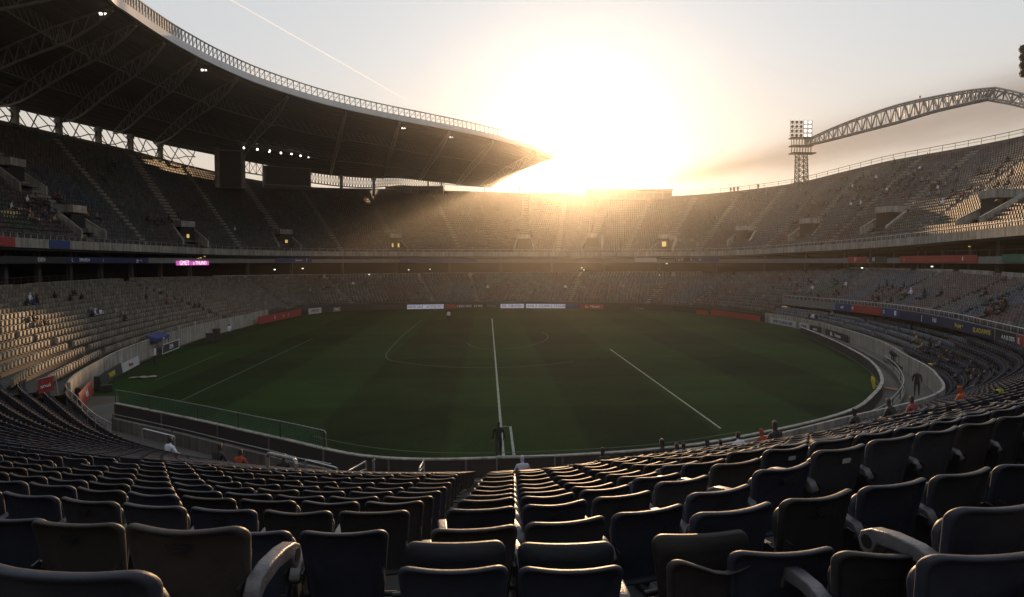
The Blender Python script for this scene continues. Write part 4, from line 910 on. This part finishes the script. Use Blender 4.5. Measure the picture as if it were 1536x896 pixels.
# lighter seat for all the others
def lod_seat():
    V = []; Q = []
    nx, nz = 4, 4
    def grid(f):
        o = len(V)
        for a in range(nx+1):
            for c in range(nz+1): V.append(f(a/nx*2-1, c/nz))
        for a in range(nx):
            for c in range(nz): i0 = o+a*(nz+1)+c; Q.append((i0, i0+nz+1, i0+nz+2, i0+1))
    def fr(a, c, y, s=1):
        hw = (.205+.043*c)*s; rt = 1 if abs(a) < .9 else .985
        z = .36+.5*c*(1 if abs(a) < .8 or c < .9 else .975); return (a*hw, y-(z-.4)*.2+.045*a*a, z)
    grid(lambda a, c: fr(a, c, -.022)); grid(lambda a, c: fr(-a, c, .014))
    def strip(P0, P1):
        o = len(V); V.extend(P0); V.extend(P1); n = len(P0)
        for q in range(n-1): Q.append((o+q, o+n+q, o+n+q+1, o+q+1))
    e = [fr(1, c/4, -.022) for c in range(5)]+[fr(1-2*a/4, 1, -.022) for a in range(1, 5)]+[fr(-1, 1-c/4, -.022) for c in range(1, 5)]
    g = [fr(1, c/4, .014) for c in range(5)]+[fr(1-2*a/4, 1, .014) for a in range(1, 5)]+[fr(-1, 1-c/4, .014) for c in range(1, 5)]
    strip(e, g)
    def bx(x0, x1, y0, y1, z0, z1):
        o = len(V); V.extend([(x, y, z) for x in (x0, x1) for y in (y0, y1) for z in (z0, z1)])
        Q.extend([tuple(o+i for i in f) for f in [(0,1,3,2),(4,6,7,5),(0,4,5,1),(2,3,7,6),(1,5,7,3)]])
    bx(-.2, .2, .03, .11, .45, .74); bx(-.295, -.24, -.06, .3, .6, .66); bx(-.28, -.255, .02, .1, 0, .6)
    return np.array(V), np.array(Q)
def far_seat():
    V = []; Q = []
    def bx(x0, x1, y0, y1, z0, z1, fcs):
        o = len(V); V.extend([(x, y, z) for x in (x0, x1) for y in (y0, y1) for z in (z0, z1)]); Q.extend([tuple(o+i for i in f) for f in fcs])
    bx(-.225, .225, -.26, -.20, .36, .84, [(0,1,3,2),(4,6,7,5),(0,4,5,1),(2,3,7,6),(1,5,7,3)])
    bx(-.21, .21, -.2, .02, .40, .46, [(0,1,3,2),(4,6,7,5),(2,3,7,6),(1,5,7,3)]) if False else bx(-.21, .21, -.19, -.10, .44, .80, [(0,1,3,2),(4,6,7,5),(2,3,7,6),(1,5,7,3)])
    return np.array(V), np.array(Q)
def scatter(tmpl, pos, yaw, col, s=1.):
    V, Q = tmpl; S = np.broadcast_to(np.asarray(s, float), (len(pos),))[:, None]; n = len(pos); c, s = np.cos(yaw)[:, None], np.sin(yaw)[:, None]
    X = (V[None, :, 0]*c-V[None, :, 1]*s)*S+pos[:, 0:1]; Y = (V[None, :, 0]*s+V[None, :, 1]*c)*S+pos[:, 1:2]; Z = V[None, :, 2]*S+pos[:, 2:3]
    return np.stack([X, Y, Z], -1).reshape(-1, 3), (Q[None]+(np.arange(n)*len(V))[:, None, None]).reshape(-1, 4), np.repeat(np.concatenate([col, np.ones((n, 1))], 1), len(V), 0)
P_, Y_, C_, S_ = (np.concatenate([q[i] for q in SEATS]) for i in range(4))
V1, Q1, K1 = scatter(far_seat(), P_, Y_, C_, S_)
V2, Q2, K2 = scatter(lod_seat(), np.array([q[0] for q in STUFF]), np.array([q[1] for q in STUFF]), np.array([q[2] for q in STUFF]), K)
me = fast_mesh('stadium_seats', np.concatenate([V1, V2]), np.concatenate([Q1, Q2+len(V1)]), M['seat_far'], np.concatenate([K1, K2]))
put('stadium_seats', me, label='thousands of empty weathered seats filling the tiers round the stadium', cat='seats', kind='stuff')
print('seats', len(P_), 'near stuff', len(STUFF), 'single', count)
# ------------------------------------------------------------------ people
def skin_mesh(name, joints, edges, mats, zone, sub=1):
    me = bpy.data.meshes.new('cage'); me.from_pydata([j[0] for j in joints], edges, []); o = bpy.data.objects.new('cage', me); COL.objects.link(o)
    sk = o.modifiers.new('skin', 'SKIN'); lay = me.skin_vertices[0].data
    for i, j in enumerate(joints): lay[i].radius = j[1] if isinstance(j[1], tuple) else (j[1], j[1])
    lay[0].use_root = True; sk.use_smooth_shade = True
    sb = o.modifiers.new('sub', 'SUBSURF'); sb.levels = sub; sb.render_levels = sub
    dg = bpy.context.evaluated_depsgraph_get(); dg.update(); m = bpy.data.meshes.new_from_object(o.evaluated_get(dg)); bpy.data.objects.remove(o); m.name = name
    m.materials.clear()
    for x in mats: m.materials.append(x)
    for p in m.polygons: p.material_index = zone(p.center); p.use_smooth = True
    return m
def body(kind, lean=0., hood=False, arms=0):
    if kind == 'sit':
        J = [((0, 0, .08), (.15, .12)), ((0, -.03, .28), (.145, .11)), ((0, -.02+lean*.3, .46), (.165, .115)), ((0, lean*.5, .60), (.07, .065)), ((0, .02+lean*.6, .66), .055), ((0, .03+lean*.7, .735), (.075, .088)), ((0, .035+lean*.75, .83), (.078, .095)), ((0, .03+lean*.75, .885), (.05, .06))]
        E = [(i, i+1) for i in range(7)]
        for s in (-1, 1):
            n = len(J); ex = .27 if arms == 0 else .33
            J += [((s*.175, lean*.4, .545), .07), ((s*ex, .05+lean*.4, .32), .05), ((s*.16, .27, .22), .038), ((s*.12, .35, .21), (.04, .022)),
                  ((s*.09, .08, .07), .09), ((s*.13, .43, .10), .07), ((s*.13, .44, -.20), .052), ((s*.13, .43, -.36), .042), ((s*.14, .55, -.41), (.045, .03))]
            E += [(2, n), (n, n+1), (n+1, n+2), (n+2, n+3), (0, n+4), (n+4, n+5), (n+5, n+6), (n+6, n+7), (n+7, n+8)]
        zone = lambda c: ((1 if hood else (3 if (c.y < .05+lean*.75 or c.z > .845) else 0)) if c.z > .655 else (2 if (c.z < .19 and c.y > .10) or c.z < -.02 else (0 if (c.y > .25 and c.z > .17) else 1)))
    else:
        J = [((0, 0, .95), (.14, .11)), ((0, .01, 1.12), (.135, .10)), ((0, 0, 1.32), (.165, .11)), ((0, 0, 1.46), (.07, .065)), ((0, .02, 1.52), .055), ((0, .03, 1.60), (.073, .086)), ((0, .03, 1.69), (.076, .093)), ((0, .025, 1.745), (.05, .06))]
        E = [(i, i+1) for i in range(7)]
        for s in (-1, 1):
            n = len(J); st = .10*s
            J += [((s*.18, 0, 1.41), .068), ((s*.25, -.02, 1.14), .05), ((s*.26, .10, .92), .036), ((s*.25, .14, .83), (.03, .042)),
                  ((s*.09, 0, .88), .095), ((s*.11, st*.8, .48), .066), ((s*.12, st-.04, .18), .05), ((s*.12, st-.06, .08), .042), ((s*.13, st+.10, .035), (.045, .03))]
            E += [(2, n), (n, n+1), (n+1, n+2), (n+2, n+3), (0, n+4), (n+4, n+5), (n+5, n+6), (n+6, n+7), (n+7, n+8)]
        zone = lambda c: ((1 if hood else (3 if (c.y < .045 or c.z > 1.705) else 0)) if c.z > 1.515 else (2 if c.z < .93 and abs(c.x) < .21 else (0 if c.z < .93 else 1)))
    return skin_mesh('person', J, E, [M['skin'], M['cloth'], M['trousers'], M['hair']], zone)
BODY = {'sit': body('sit'), 'lean': body('sit', .14), 'hood': body('sit', .03, True), 'wide': body('sit', .05, False, 1), 'stand': body('stand')}
CLOTH = {'black': (.012, .012, .014), 'white': (.55, .56, .62), 'orange': (.30, .045, .012), 'red': (.20, .03, .03), 'navy': (.02, .03, .08), 'grey': (.16, .16, .17), 'yellow': (.26, .27, .03), 'tan': (.28, .18, .10), 'pale': (.42, .40, .46)}
def person(b, loc, rz, colour, label, group=None, s=1.):
    o = put('person', BODY[b], None, loc, rz, label=label, cat='person', group=group); o.color = (*CLOTH[colour], 1); o.scale = (s, s, s); return o
ALLP = np.concatenate([P_, np.array([q[1] for q in NEARC])]); ALLY = np.concatenate([Y_, np.array([q[2] for q in NEARC])])
SPX, SPY, SD = proj(ALLP+np.array([0, 0, 1.3])); TAKEN = set()
def sit_at(px, py, lo=0, hi=1e9):
    e = np.abs(SPX-px)+1.5*np.abs(SPY-py); e[(SD < lo) | (SD > hi)] = 1e9
    for i in np.argsort(e)[:40]:
        if i not in TAKEN: break
    TAKEN.add(i); p = ALLP[i]; y = ALLY[i]
    return (p[0]-math.sin(y)*.08, p[1]+math.cos(y)*.08, p[2]+.42*K), y
NEARP = [(255, 657, 'wide', 'white', 'man in a white short sleeved shirt seated on the left', 1.1), (324, 663, 'lean', 'black', 'person in black seated left of the orange jacket on the left', 1.15), (359, 681, 'sit', 'orange', 'person in an orange jacket seated on the left side', 1.05),
         (421, 696, 'sit', 'black', 'person in black framed by the goal-shaped rail', 1.), (784, 697, 'hood', 'pale', 'person in a pale pointed hood in front of the near wall', 1.05), (907, 690, 'hood', 'black', 'person in a black hood low in the seats right of the halfway line', 1.05),
         (995, 675, 'wide', 'black', 'tall broad person in black alone by the near wall', 1.2), (1016, 687, 'sit', 'grey', 'person in grey between the tall black figure and the dark group', 1.), (1034, 683, 'lean', 'black', 'first of two dark clothed fans left of the white shirt', 1.05), (1062, 679, 'hood', 'black', 'hooded dark fan nearest the white shirt', 1.1), (1083, 682, 'sit', 'tan', 'person in tan just left of the white shirt', .95),
         (1112, 664, 'wide', 'white', 'person in a white top beside the orange hooded fan', 1.1), (1143, 660, 'hood', 'orange', 'person in an orange hood right of the white top', 1.1), (1166, 654, 'sit', 'black', 'brown haired person in black right of the orange hood', 1.15),
         (1286, 643, 'hood', 'black', 'person in a dark hood by the rounded crowd rail', 1.05), (1342, 632, 'lean', 'black', 'person in black with bare arms leaning forward on the right', 1.1), (1372, 630, 'sit', 'red', 'person in dull red beside the leaning figure in black', 1.), (1447, 618, 'hood', 'orange', 'small orange clothed fan high in the right near rows', .9)]
for px, py, bk, cl, lab, s in NEARP:
    loc, y = sit_at(px, py+8, 28, 60); person(bk, loc, y, cl, lab, None, s*K*.97)
GR = np.random.default_rng(5)
CLUST = [ # cx cy sx sy n region
 (1290, 285, 40, 22, 34, 'upper right'), (1360, 262, 45, 26, 34, 'upper right'), (1420, 280, 30, 20, 22, 'upper right'), (1490, 265, 30, 28, 14, 'upper right'), (1235, 300, 40, 25, 14, 'upper right'),
 (1225, 425, 45, 12, 18, 'right mezzanine'), (1340, 435, 40, 12, 16, 'right mezzanine'), (1500, 450, 30, 15, 10, 'right mezzanine'), (1200, 440, 30, 10, 6, 'right mezzanine'),
 (1240, 470, 40, 12, 5, 'right low bowl'), (1390, 515, 25, 10, 5, 'right low bowl'), (1420, 530, 15, 10, 4, 'right low bowl'), (1465, 560, 20, 15, 6, 'right low bowl'),
 (70, 302, 40, 5, 14, 'upper left'), (120, 322, 25, 5, 7, 'upper left'), (240, 325, 20, 12, 6, 'upper left'), (40, 320, 40, 14, 5, 'upper left'), (150, 250, 50, 20, 4, 'upper left'), (350, 320, 50, 20, 4, 'upper left'),
 (40, 447, 20, 5, 5, 'lower left'), (100, 441, 25, 4, 5, 'lower left'), (140, 465, 15, 4, 4, 'lower left'), (60, 480, 30, 10, 3, 'lower left'), (190, 470, 20, 5, 2, 'lower left'), (250, 450, 60, 12, 4, 'lower left'),
 (800, 345, 130, 18, 12, 'far upper'), (1010, 360, 60, 10, 8, 'far upper'), (760, 430, 160, 10, 12, 'far lower'), (480, 430, 60, 14, 6, 'far lower')]
WHERE = {'upper right': 'in the right upper tier', 'right mezzanine': 'in the right middle tier above the fascia banners', 'right low bowl': 'in the low bowl under the right mezzanine', 'upper left': 'in the left upper tier under the roof', 'lower left': 'in the left lower tier above the concrete wall', 'far upper': 'in the far upper tier below the rim', 'far lower': 'in the far lower tier behind the boards'}
for cx, cy_, sx, sy, n, reg in CLUST:
    for q in range(n):
        loc, y = sit_at(GR.normal(cx, sx*.6), GR.normal(cy_, sy*.6), 45); cl = GR.choice(['black', 'navy', 'grey', 'red', 'white', 'tan'], p=[.62, .14, .10, .03, .07, .04])
        person(GR.choice(['sit', 'lean', 'hood', 'wide']), loc, y+GR.normal(0, .15), cl, f'far spectator in {cl} clothes seated {WHERE[reg]}', f'spectators {WHERE[reg]}', 1.35)
def stand_at(px, py_feet, z, colour, label, rz=0, s=1.): p = atZ(px, py_feet, z); return person('stand', tuple(p), rz, colour, label, None, s*K*.95)
stand_at(233, 549, .01, 'white', 'standing person in a white top outside the blue dugout', 2.)
stand_at(344, 509, .01, 'white', 'person in white standing by the dark equipment cases', 1.)
stand_at(1375, 594, .0, 'black', 'person in black standing in the gap behind the right boundary wall', 2.6)
stand_at(1318, 514, .0, 'black', 'dark steward standing at the foot of the right concrete wall', 2.)
stand_at(748, 690, .0, 'black', 'dark steward standing on the pitch edge at the halfway line', .2)
stand_at(673, 483, .01, 'white', 'tiny player in white on the far pitch left of the halfway line', .4)
# small figures on the far rim walkway
for px in (1096, 1101, 1107, 1137):
    q = on_ring(RIM, px, 1.5); person('stand', (q[0], q[1], q[2]+.2), 3., 'black', 'dark figure standing behind the rim handrail at the far right corner', 'figures on the rim', K)

# ------------------------------------------------------------------ dugout, loose boards, bins, jackets, lamps
def wall_pt(px, push=-.4): p = on_ring(FRONT, px, push); a, c = on_ring(FRONT, px-4, push), on_ring(FRONT, px+4, push); return Vector((p[0], p[1], 0)), math.atan2(c[1]-a[1], c[0]-a[0])
p, rz = wall_pt(232, -.15); t = empty('dugout', tuple(p), rz, label='player tunnel shelter with blue canopy at the left concrete wall', cat='dugout')
b = MB(); b.box((0, .2, 1.0), (4.6, .5, 2.0)); b.build('shade_block', M['dark'], t)  # solid dark box, the recess's shade put into its colour
b = MB(); b.add([(-2.5, .3, 2.75), (2.5, .3, 2.75), (2.5, -1.1, 2.3), (-2.5, -1.1, 2.3), (-2.5, .3, 2.0), (2.5, .3, 2.0), (2.5, -1.1, 1.85), (-2.5, -1.1, 1.85)], [(0, 1, 2, 3), (7, 6, 5, 4), (3, 2, 6, 7), (0, 3, 7, 4), (1, 5, 6, 2), (0, 4, 5, 1)]); cn = b.build('canopy', M['blue'], t)
me = text_mesh('Amu', .42); me.materials.clear(); me.materials.append(M['letter']); o = put('lettering', me, t, (0, -1.12, 2.08)); o.rotation_euler = (math.pi/2, 0, 0)
for s in (-2.35, 2.35): b = MB(); b.tube((s, -1.0, 0), (s, -1.0, 1.9), .05, 6); b.build('post', M['dark_steel'], t)
b = MB(); b.box((-2.9, .1, 1.15), (.7, .3, 2.3)); b.build('side_panel', M['red'], t)
def lean_board(px0, px1, pyb, h, m, label, txt=None, tm='letter', size=.6):
    a, c = on_ring(FRONT, px0, -1.15), on_ring(FRONT, px1, -1.15); return board('leaning_board', a, c, .02, h, m, label, parts=[(txt, 0, size, tm)] if txt else None, tilt=-R(9), cat='board', legs=True, thick=.06)
lean_board(118, 140, (598, 578), 1.25, 'red', 'red advertising board with white script near the left corner', 'dml', 'letter', .8)
lean_board(152, 184, (572, 556), 1.15, 'charcoal', 'black framed board with yellowish lettering by the left wall', 'THLENE', 'letter_yellow', .62)
lean_board(184, 209, (557, 546), 1.0, 'white_panel', 'faded pink and white board by the left wall', 'Puenas', 'red', .5)
lean_board(245, 268, (538, 527), 1.1, 'charcoal', 'dark board in a white frame right of the dugout', 'T.EW', 'letter', .7)
a, c = Vector((*on_ring(FRONT, 244, -1.25)[:2], 0)), Vector((*on_ring(FRONT, 269, -1.25)[:2], 0)); b = MB(); d = (c-a); b.path([a+Vector((0, -.2, .05)), a+Vector((0, .05, 1.2)), c+Vector((0, .05, 1.2)), c+Vector((0, -.2, .05)), a+Vector((0, -.2, .05))], .05, 6); b.build('board_frame', M['white_steel'], label='white tubular frame round the dark board by the dugout', cat='frame')
for px, py, w, h, lab in ((314, 514, .9, 1.3, 'shorter black equipment case by the left wall'), (325, 513, 1.0, 1.9, 'taller black equipment case by the left wall'), (113, 603, .8, 1.1, 'black loudspeaker case beside the red board'), (146, 586, .5, 1.2, 'black case between the red and yellow lettered boards'), (160, 588, .9, .55, 'low black case in front of the yellow lettered board')):
    p = atZ(px, py, 0); t = empty('equipment_case', tuple(p), .5, label=lab, cat='case'); b = MB(); b.box((0, 0, h/2+.06), (w, .7, h)); b.build('body', M['black'], t)
    b = MB(); b.box((0, 0, h+.085), (w*1.04, .74, .06)); b.build('lid', M['dark_steel'], t)
    for sx in (-1, 1): b = MB(); b.tube((sx*w*.4, -.25, .05), (sx*w*.4, .25, .05), .05, 8); b.build('wheel', M['black'], t)
for px, py in ((125, 563), (188, 540), (208, 533)):
    p, rz = wall_pt(px, -.13); t = put('wall_sign', None, None, tuple(p+Vector((0, 0, 1.2))), rz, label={125: 'narrow dark hatch on the sunlit curve of the left wall', 188: 'square dark hatch in the left wall above the boards', 208: 'dark hatch in the left wall beside the dugout'}[px], cat='hatch'); t.name = 'wall_hatch'
    b = MB(); b.box((0, -.04, 0), (.5 if px == 125 else 1., .08, 1.1)); b.build('door', M['charcoal'], t); b = MB(); b.box((.2, -.1, 0), (.04, .05, .15)); b.build('handle', M['rail'], t)
p = atY(69, 584, 52); t = empty('red_banner', tuple(p), .35, label='small red banner with white script hung over a left seat rail', cat='banner')
b = MB(); n = 10; vs = []
for i in range(n+1):
    for j in range(7): vs.append((-.5+1.0*i/n, .06*math.sin(i*1.3+j*.4), .75-1.1*j/6+.25*(i/n)))
b.add(vs, [(i*7+j, i*7+j+1, i*7+j+8, i*7+j+7) for i in range(n) for j in range(6)], 0, True); b.build('cloth', M['red'], t)
me = text_mesh('anui', .42); me.materials.clear(); me.materials.append(M['letter']); o = put('lettering', me, t, (0, -.1, .28)); o.rotation_euler = (math.pi/2, -.25, 0)
b = MB(); b.path([(-.6, .06, .72), (.6, .06, 1.02)], .03, 6); b.path([(.6, .06, 1.02), (.75, .06, -.5)], .04, 6); b.build('rail', M['rail'], t)
p, rz = wall_pt(1397, -1.0); p = atZ(1397, 567, 0); t = empty('litter_bin', tuple(p), 0, label='black litter bin with yellow lid by the right concrete wall', cat='bin')
b = MB(); b.tube((0, 0, 0), (0, 0, 1.25), .33, 12, r1=.38); b.build('body', M['black'], t); b = MB(); b.tube((-.1, 0, 1.25), (-.05, 0, 1.5), .4, 12, r1=.22); b.build('lid', M['yellow'], t)
p = atZ(1318, 586, 0); t = empty('corner_roller', tuple(p), -.5, label='yellow topped roller tipped over on the right edge of the pitch', cat='roller')
b = MB(); b.tube((-.35, 0, .12), (-.5, .1, 1.05), .11, 8, r1=.2); b.tube((-.5, .1, 1.05), (-.62, .05, 1.3), .16, 8, r1=.05); b.build('marker', M['yellow'], t); b = MB(); b.tube((-.3, 0, .35), (1.5, -.3, .2), .13, 8); b.build('tube', mat('tan tube', (.3, .17, .11), .6), t)
p, rz = wall_pt(1386, -.15); t = empty('wall_poster', (p.x, p.y, 1.1), rz, label='pale blue poster on the right concrete wall', cat='poster'); b = MB(); b.box((0, -.03, 0), (2.6, .05, 1.2)); b.build('sheet', mat('poster blue', (.08, .15, .2), .6, noise=.6, scale=2), t)
for px, py, colr, lab in ((1490, 622, 'yellow', 'bright yellow jacket draped over a seat back on the right'),):
    e = np.abs(SPX-px)+1.5*np.abs(SPY-py); e[(SD > 60) | (SD < 24)] = 1e9; i = int(np.argmin(e)); q, yw = ALLP[i], ALLY[i]; b = MB(); n = 8; vs = []
    prof = [(-.22, .42), (-.20, .62), (-.165, .82), (-.14, .90), (-.08, .915), (-.03, .88), (.02, .72), (.06, .55)]
    for i2 in range(n+1):
        for a_, z_ in prof: x_ = -.15+.24*i2/n+.03*math.sin(i2*2.3); vs.append((x_*(1+.25*(z_-.6)), a_+.02*math.sin(i2*2.1+z_*9), z_+.03*math.sin(i2*1.7)-(.12*math.sin(i2*1.1) if z_ < .5 else 0)))
    k = len(prof); b.add(vs, [(i2*k+j, i2*k+j+1, (i2+1)*k+j+1, (i2+1)*k+j) for i2 in range(n) for j in range(k-1)], 0, True)
    o = b.build('draped_jacket', M['cloth'], label=lab, cat='jacket'); o.scale = (K,)*3; o.color = (*CLOTH[colr], 1); o.location = q; o.rotation_euler[2] = yw
p = atZ(213, 567, .02); t = MB(); rr = random.Random(4)
vs = [(x, y, .05+.12*rr.random()) for x in np.linspace(-1.2, 1.4, 9) for y in np.linspace(-.5, .5, 5)]
t.add(vs, [(i*5+j, i*5+j+5, i*5+j+6, i*5+j+1) for i in range(8) for j in range(4)], 0, True); o = t.build('ground_sheet', M['tread'], label='pale crumpled sheet lying on the left edge of the pitch', cat='sheet'); o.location = p; o.rotation_euler[2] = .3
LAMPS = [(313, 379.6, 'w'), (297, 388, 'w'), (301, 387, 'w'), (307, 385, 'w'), (412, 404.6, 'l'), (454, 403, 'l'), (555.6, 385, 'l'), (553.7, 412, 'l'), (872.6, 402, 'l'), (876, 405, 'l'), (1000, 395.6, 'l'), (990, 413, 'l'), (996, 415, 'l'), (1023.7, 413, 'l'), (1285, 373, 'l'), (1293, 402, 'l'), (1398, 400, 'l'), (1454, 370, 'w'), (1328, 473, 'w'), (102, 366, 'w'), (613, 405, 'l'), (645, 404, 'l')]
for px, py, k in LAMPS:
    q = on_ring(FASC if py > 460 else UPF, px); p = atY(px, py, q[1]+(2.5 if py > 460 else 4)*(.3 if px < 500 or px > 1100 else 1)); t = MB(); s = .07*q[1]/100+.06
    t.box((0, 0, 0), (s*2, s, s*1.1)); o = t.build('concourse_lamp', M['lamp' if k == 'l' else 'lamp_warm'], label='small white lamp glowing on the concourse level between the tiers' if k == 'l' else 'small warm lamp glowing below the upper tier', cat='lamp', group='concourse lamps white' if k == 'l' else 'concourse lamps warm'); o.location = p
# ------------------------------------------------------------------ sky, sun, haze
w = bpy.data.worlds.new('World'); SC.world = w; w.use_nodes = True; nt = w.node_tree; N = nt.nodes; Lk = nt.links
SUN_EL, SUN_AZ = R(9.2), math.atan(138/1024)
bg = N['Background']; sky = N.new('ShaderNodeTexSky'); sky.sky_type = 'NISHITA'; sky.sun_disc = False; sky.sun_elevation = SUN_EL; sky.sun_rotation = SUN_AZ
sky.air_density = 1.0; sky.dust_density = 2.0; sky.ozone_density = 1.0; sky.altitude = 50
tc = N.new('ShaderNodeTexCoord')
gm = N.new('ShaderNodeGamma'); gm.inputs['Gamma'].default_value = .10; Lk.new(sky.outputs[0], gm.inputs['Color'])
hs = N.new('ShaderNodeHueSaturation'); hs.inputs['Saturation'].default_value = .45; hs.inputs['Value'].default_value = 5.2; Lk.new(gm.outputs[0], hs.inputs['Color'])
# a long thin cloud bank low in the sky on the right: direction-based
sep = N.new('ShaderNodeSeparateXYZ'); Lk.new(tc.outputs['Generated'], sep.inputs[0])
def mth(op, a, b_=None, c=None):
    n = N.new('ShaderNodeMath'); n.operation = op
    for i, v in enumerate((a, b_, c)):
        if v is None: continue
        if isinstance(v, (int, float)): n.inputs[i].default_value = v
        else: Lk.new(v, n.inputs[i])
    return n.outputs[0]
az = mth('DIVIDE', sep.outputs['X'], mth('MAXIMUM', sep.outputs['Y'], .05)); el = mth('DIVIDE', sep.outputs['Z'], mth('MAXIMUM', sep.outputs['Y'], .05))
mp = N.new('ShaderNodeCombineXYZ'); Lk.new(az, mp.inputs[0]); Lk.new(mth('MULTIPLY', mth('SUBTRACT', el, mth('MULTIPLY', az, .22)), 6.), mp.inputs[1])
nz = N.new('ShaderNodeTexNoise'); nz.inputs['Scale'].default_value = 3.; nz.inputs['Detail'].default_value = 5; nz.inputs['Roughness'].default_value = .5; Lk.new(mp.outputs[0], nz.inputs['Vector'])
ctr = mth('ADD', mth('MULTIPLY', az, .22), mth('ADD', .062, mth('MULTIPLY', mth('SUBTRACT', nz.outputs['Fac'], .5), .05)))
dist = mth('DIVIDE', mth('SUBTRACT', el, ctr), mth('ADD', .004, mth('MULTIPLY', az, .05)))
band = mth('EXPONENT', mth('MULTIPLY', mth('MULTIPLY', dist, dist), -1.))
def ramp(v, a, b_):
    n = N.new('ShaderNodeMapRange'); n.interpolation_type = 'SMOOTHSTEP'; n.inputs['From Min'].default_value = a; n.inputs['From Max'].default_value = b_; Lk.new(v, n.inputs['Value']); return n.outputs[0]
fac = mth('MULTIPLY', mth('MULTIPLY', band, ramp(az, .14, .34)), .95)
# aerial grade: creamy at the horizon, cool grey overhead
gr = N.new('ShaderNodeValToRGB'); els = gr.color_ramp.elements; els[0].position = .0; els[0].color = (1., .74, .50, 1); els[1].position = 1.; els[1].color = (.83, .90, .97, 1)
q = els.new(.28); q.color = (1., .90, .78, 1); q = els.new(.55); q.color = (.90, .92, .935, 1)
Lk.new(mth('MULTIPLY', mth('ABSOLUTE', sep.outputs['Z']), 2.0), gr.inputs['Fac'])
gd = N.new('ShaderNodeMix'); gd.data_type = 'RGBA'; gd.blend_type = 'MULTIPLY'; gd.inputs['Factor'].default_value = 1; Lk.new(hs.outputs['Color'], gd.inputs['A']); Lk.new(gr.outputs['Color'], gd.inputs['B'])
mix = N.new('ShaderNodeMix'); mix.data_type = 'RGBA'; Lk.new(fac, mix.inputs['Factor']); Lk.new(gd.outputs['Result'], mix.inputs['A'])
mul = N.new('ShaderNodeMix'); mul.data_type = 'RGBA'; mul.blend_type = 'MULTIPLY'; mul.inputs['Factor'].default_value = 1; Lk.new(gd.outputs['Result'], mul.inputs['A']); mul.inputs['B'].default_value = (.54, .48, .45, 1)
Lk.new(mul.outputs['Result'], mix.inputs['B']); Lk.new(mix.outputs['Result'], bg.inputs['Color'])
bg.inputs['Strength'].default_value = .12
sl = bpy.data.lights.new('sun', 'SUN'); sl.energy = 5.0; sl.angle = R(.53); sl.color = (1, .62, .32)
so = bpy.data.objects.new('sun', sl); COL.objects.link(so)
sd = Vector((math.sin(SUN_AZ)*math.cos(SUN_EL), math.cos(SUN_AZ)*math.cos(SUN_EL), math.sin(SUN_EL)))
so.rotation_euler = sd.to_track_quat('Z', 'Y').to_euler(); so.location = (60, 150, 90)
HZ = True
if HZ:
    m = bpy.data.materials.new('haze air'); m.use_nodes = True; nt = m.node_tree
    for n in list(nt.nodes): nt.nodes.remove(n)
    o = nt.nodes.new('ShaderNodeOutputMaterial'); v = nt.nodes.new('ShaderNodeVolumePrincipled'); v.inputs['Color'].default_value = (.95, .93, .9, 1); v.inputs['Density'].default_value = .00024; v.inputs['Anisotropy'].default_value = .90
    nt.links.new(v.outputs[0], o.inputs['Volume'])
    b = MB(); b.box((5, 108, 31), (900, 900, 66)); b.build('haze', m, label='thin evening haze filling the stadium', kind='stuff')
# contrail
a, c = Vector(ray(335, -8)).normalized()*9000, Vector(ray(622, 156)).normalized()*11500
mc = mat('contrail', (.9, .9, .9), 1., noise=.1, emit=None); b = MB(); n = 14
zc = (c-a).normalized(); xc = zc.orthogonal().normalized(); yc = zc.cross(xc); vs = []
for k in range(n+1):
    q = a.lerp(c, k/n); r_ = 8.5*(1-.6*k/n)+.8
    vs += [q+(xc*math.cos(i*math.pi/4)+yc*math.sin(i*math.pi/4))*r_ for i in range(8)]
b.add(vs, [(k*8+i, k*8+(i+1) % 8, k*8+8+(i+1) % 8, k*8+8+i) for k in range(n) for i in range(8)]+[tuple(range(8))[::-1], tuple(range(n*8, n*8+8))])
nt3 = mc.node_tree; vo = nt3.nodes.new('ShaderNodeVolumeScatter'); vo.inputs['Density'].default_value = .028; vo.inputs['Anisotropy'].default_value = .6
nt3.nodes.remove(nt3.nodes['Principled BSDF']); nt3.links.new(vo.outputs[0], nt3.nodes['Material Output'].inputs['Volume'])
b.build('contrail', mc, label='thin white aircraft contrail slanting down across the sky', cat='contrail')

SC.render.engine = 'CYCLES'; cy = SC.cycles; cy.use_denoising = True
try: cy.denoiser = 'OPENIMAGEDENOISE'
except Exception: pass
cy.max_bounces = 5; cy.diffuse_bounces = 3; cy.glossy_bounces = 2; cy.transmission_bounces = 2; cy.volume_bounces = 0; cy.transparent_max_bounces = 4
cy.sample_clamp_indirect = 4; cy.use_adaptive_sampling = True; cy.adaptive_threshold = .01
vs_ = SC.view_settings; SC.display_settings.display_device = 'sRGB'; vs_.view_transform = 'Standard'; vs_.look = 'None'; vs_.exposure = 0; vs_.gamma = 1; vs_.use_curve_mapping = False

# to metres: everything above was laid out in units of 0.7 m
for o in list(COL.objects):
    if o.parent is None and o.type != 'LIGHT':
        o.location = o.location*UNIT
        if o.type != 'CAMERA': o.scale = o.scale*UNIT
m.node_tree.nodes['Principled Volume'].inputs['Density'].default_value /= UNIT
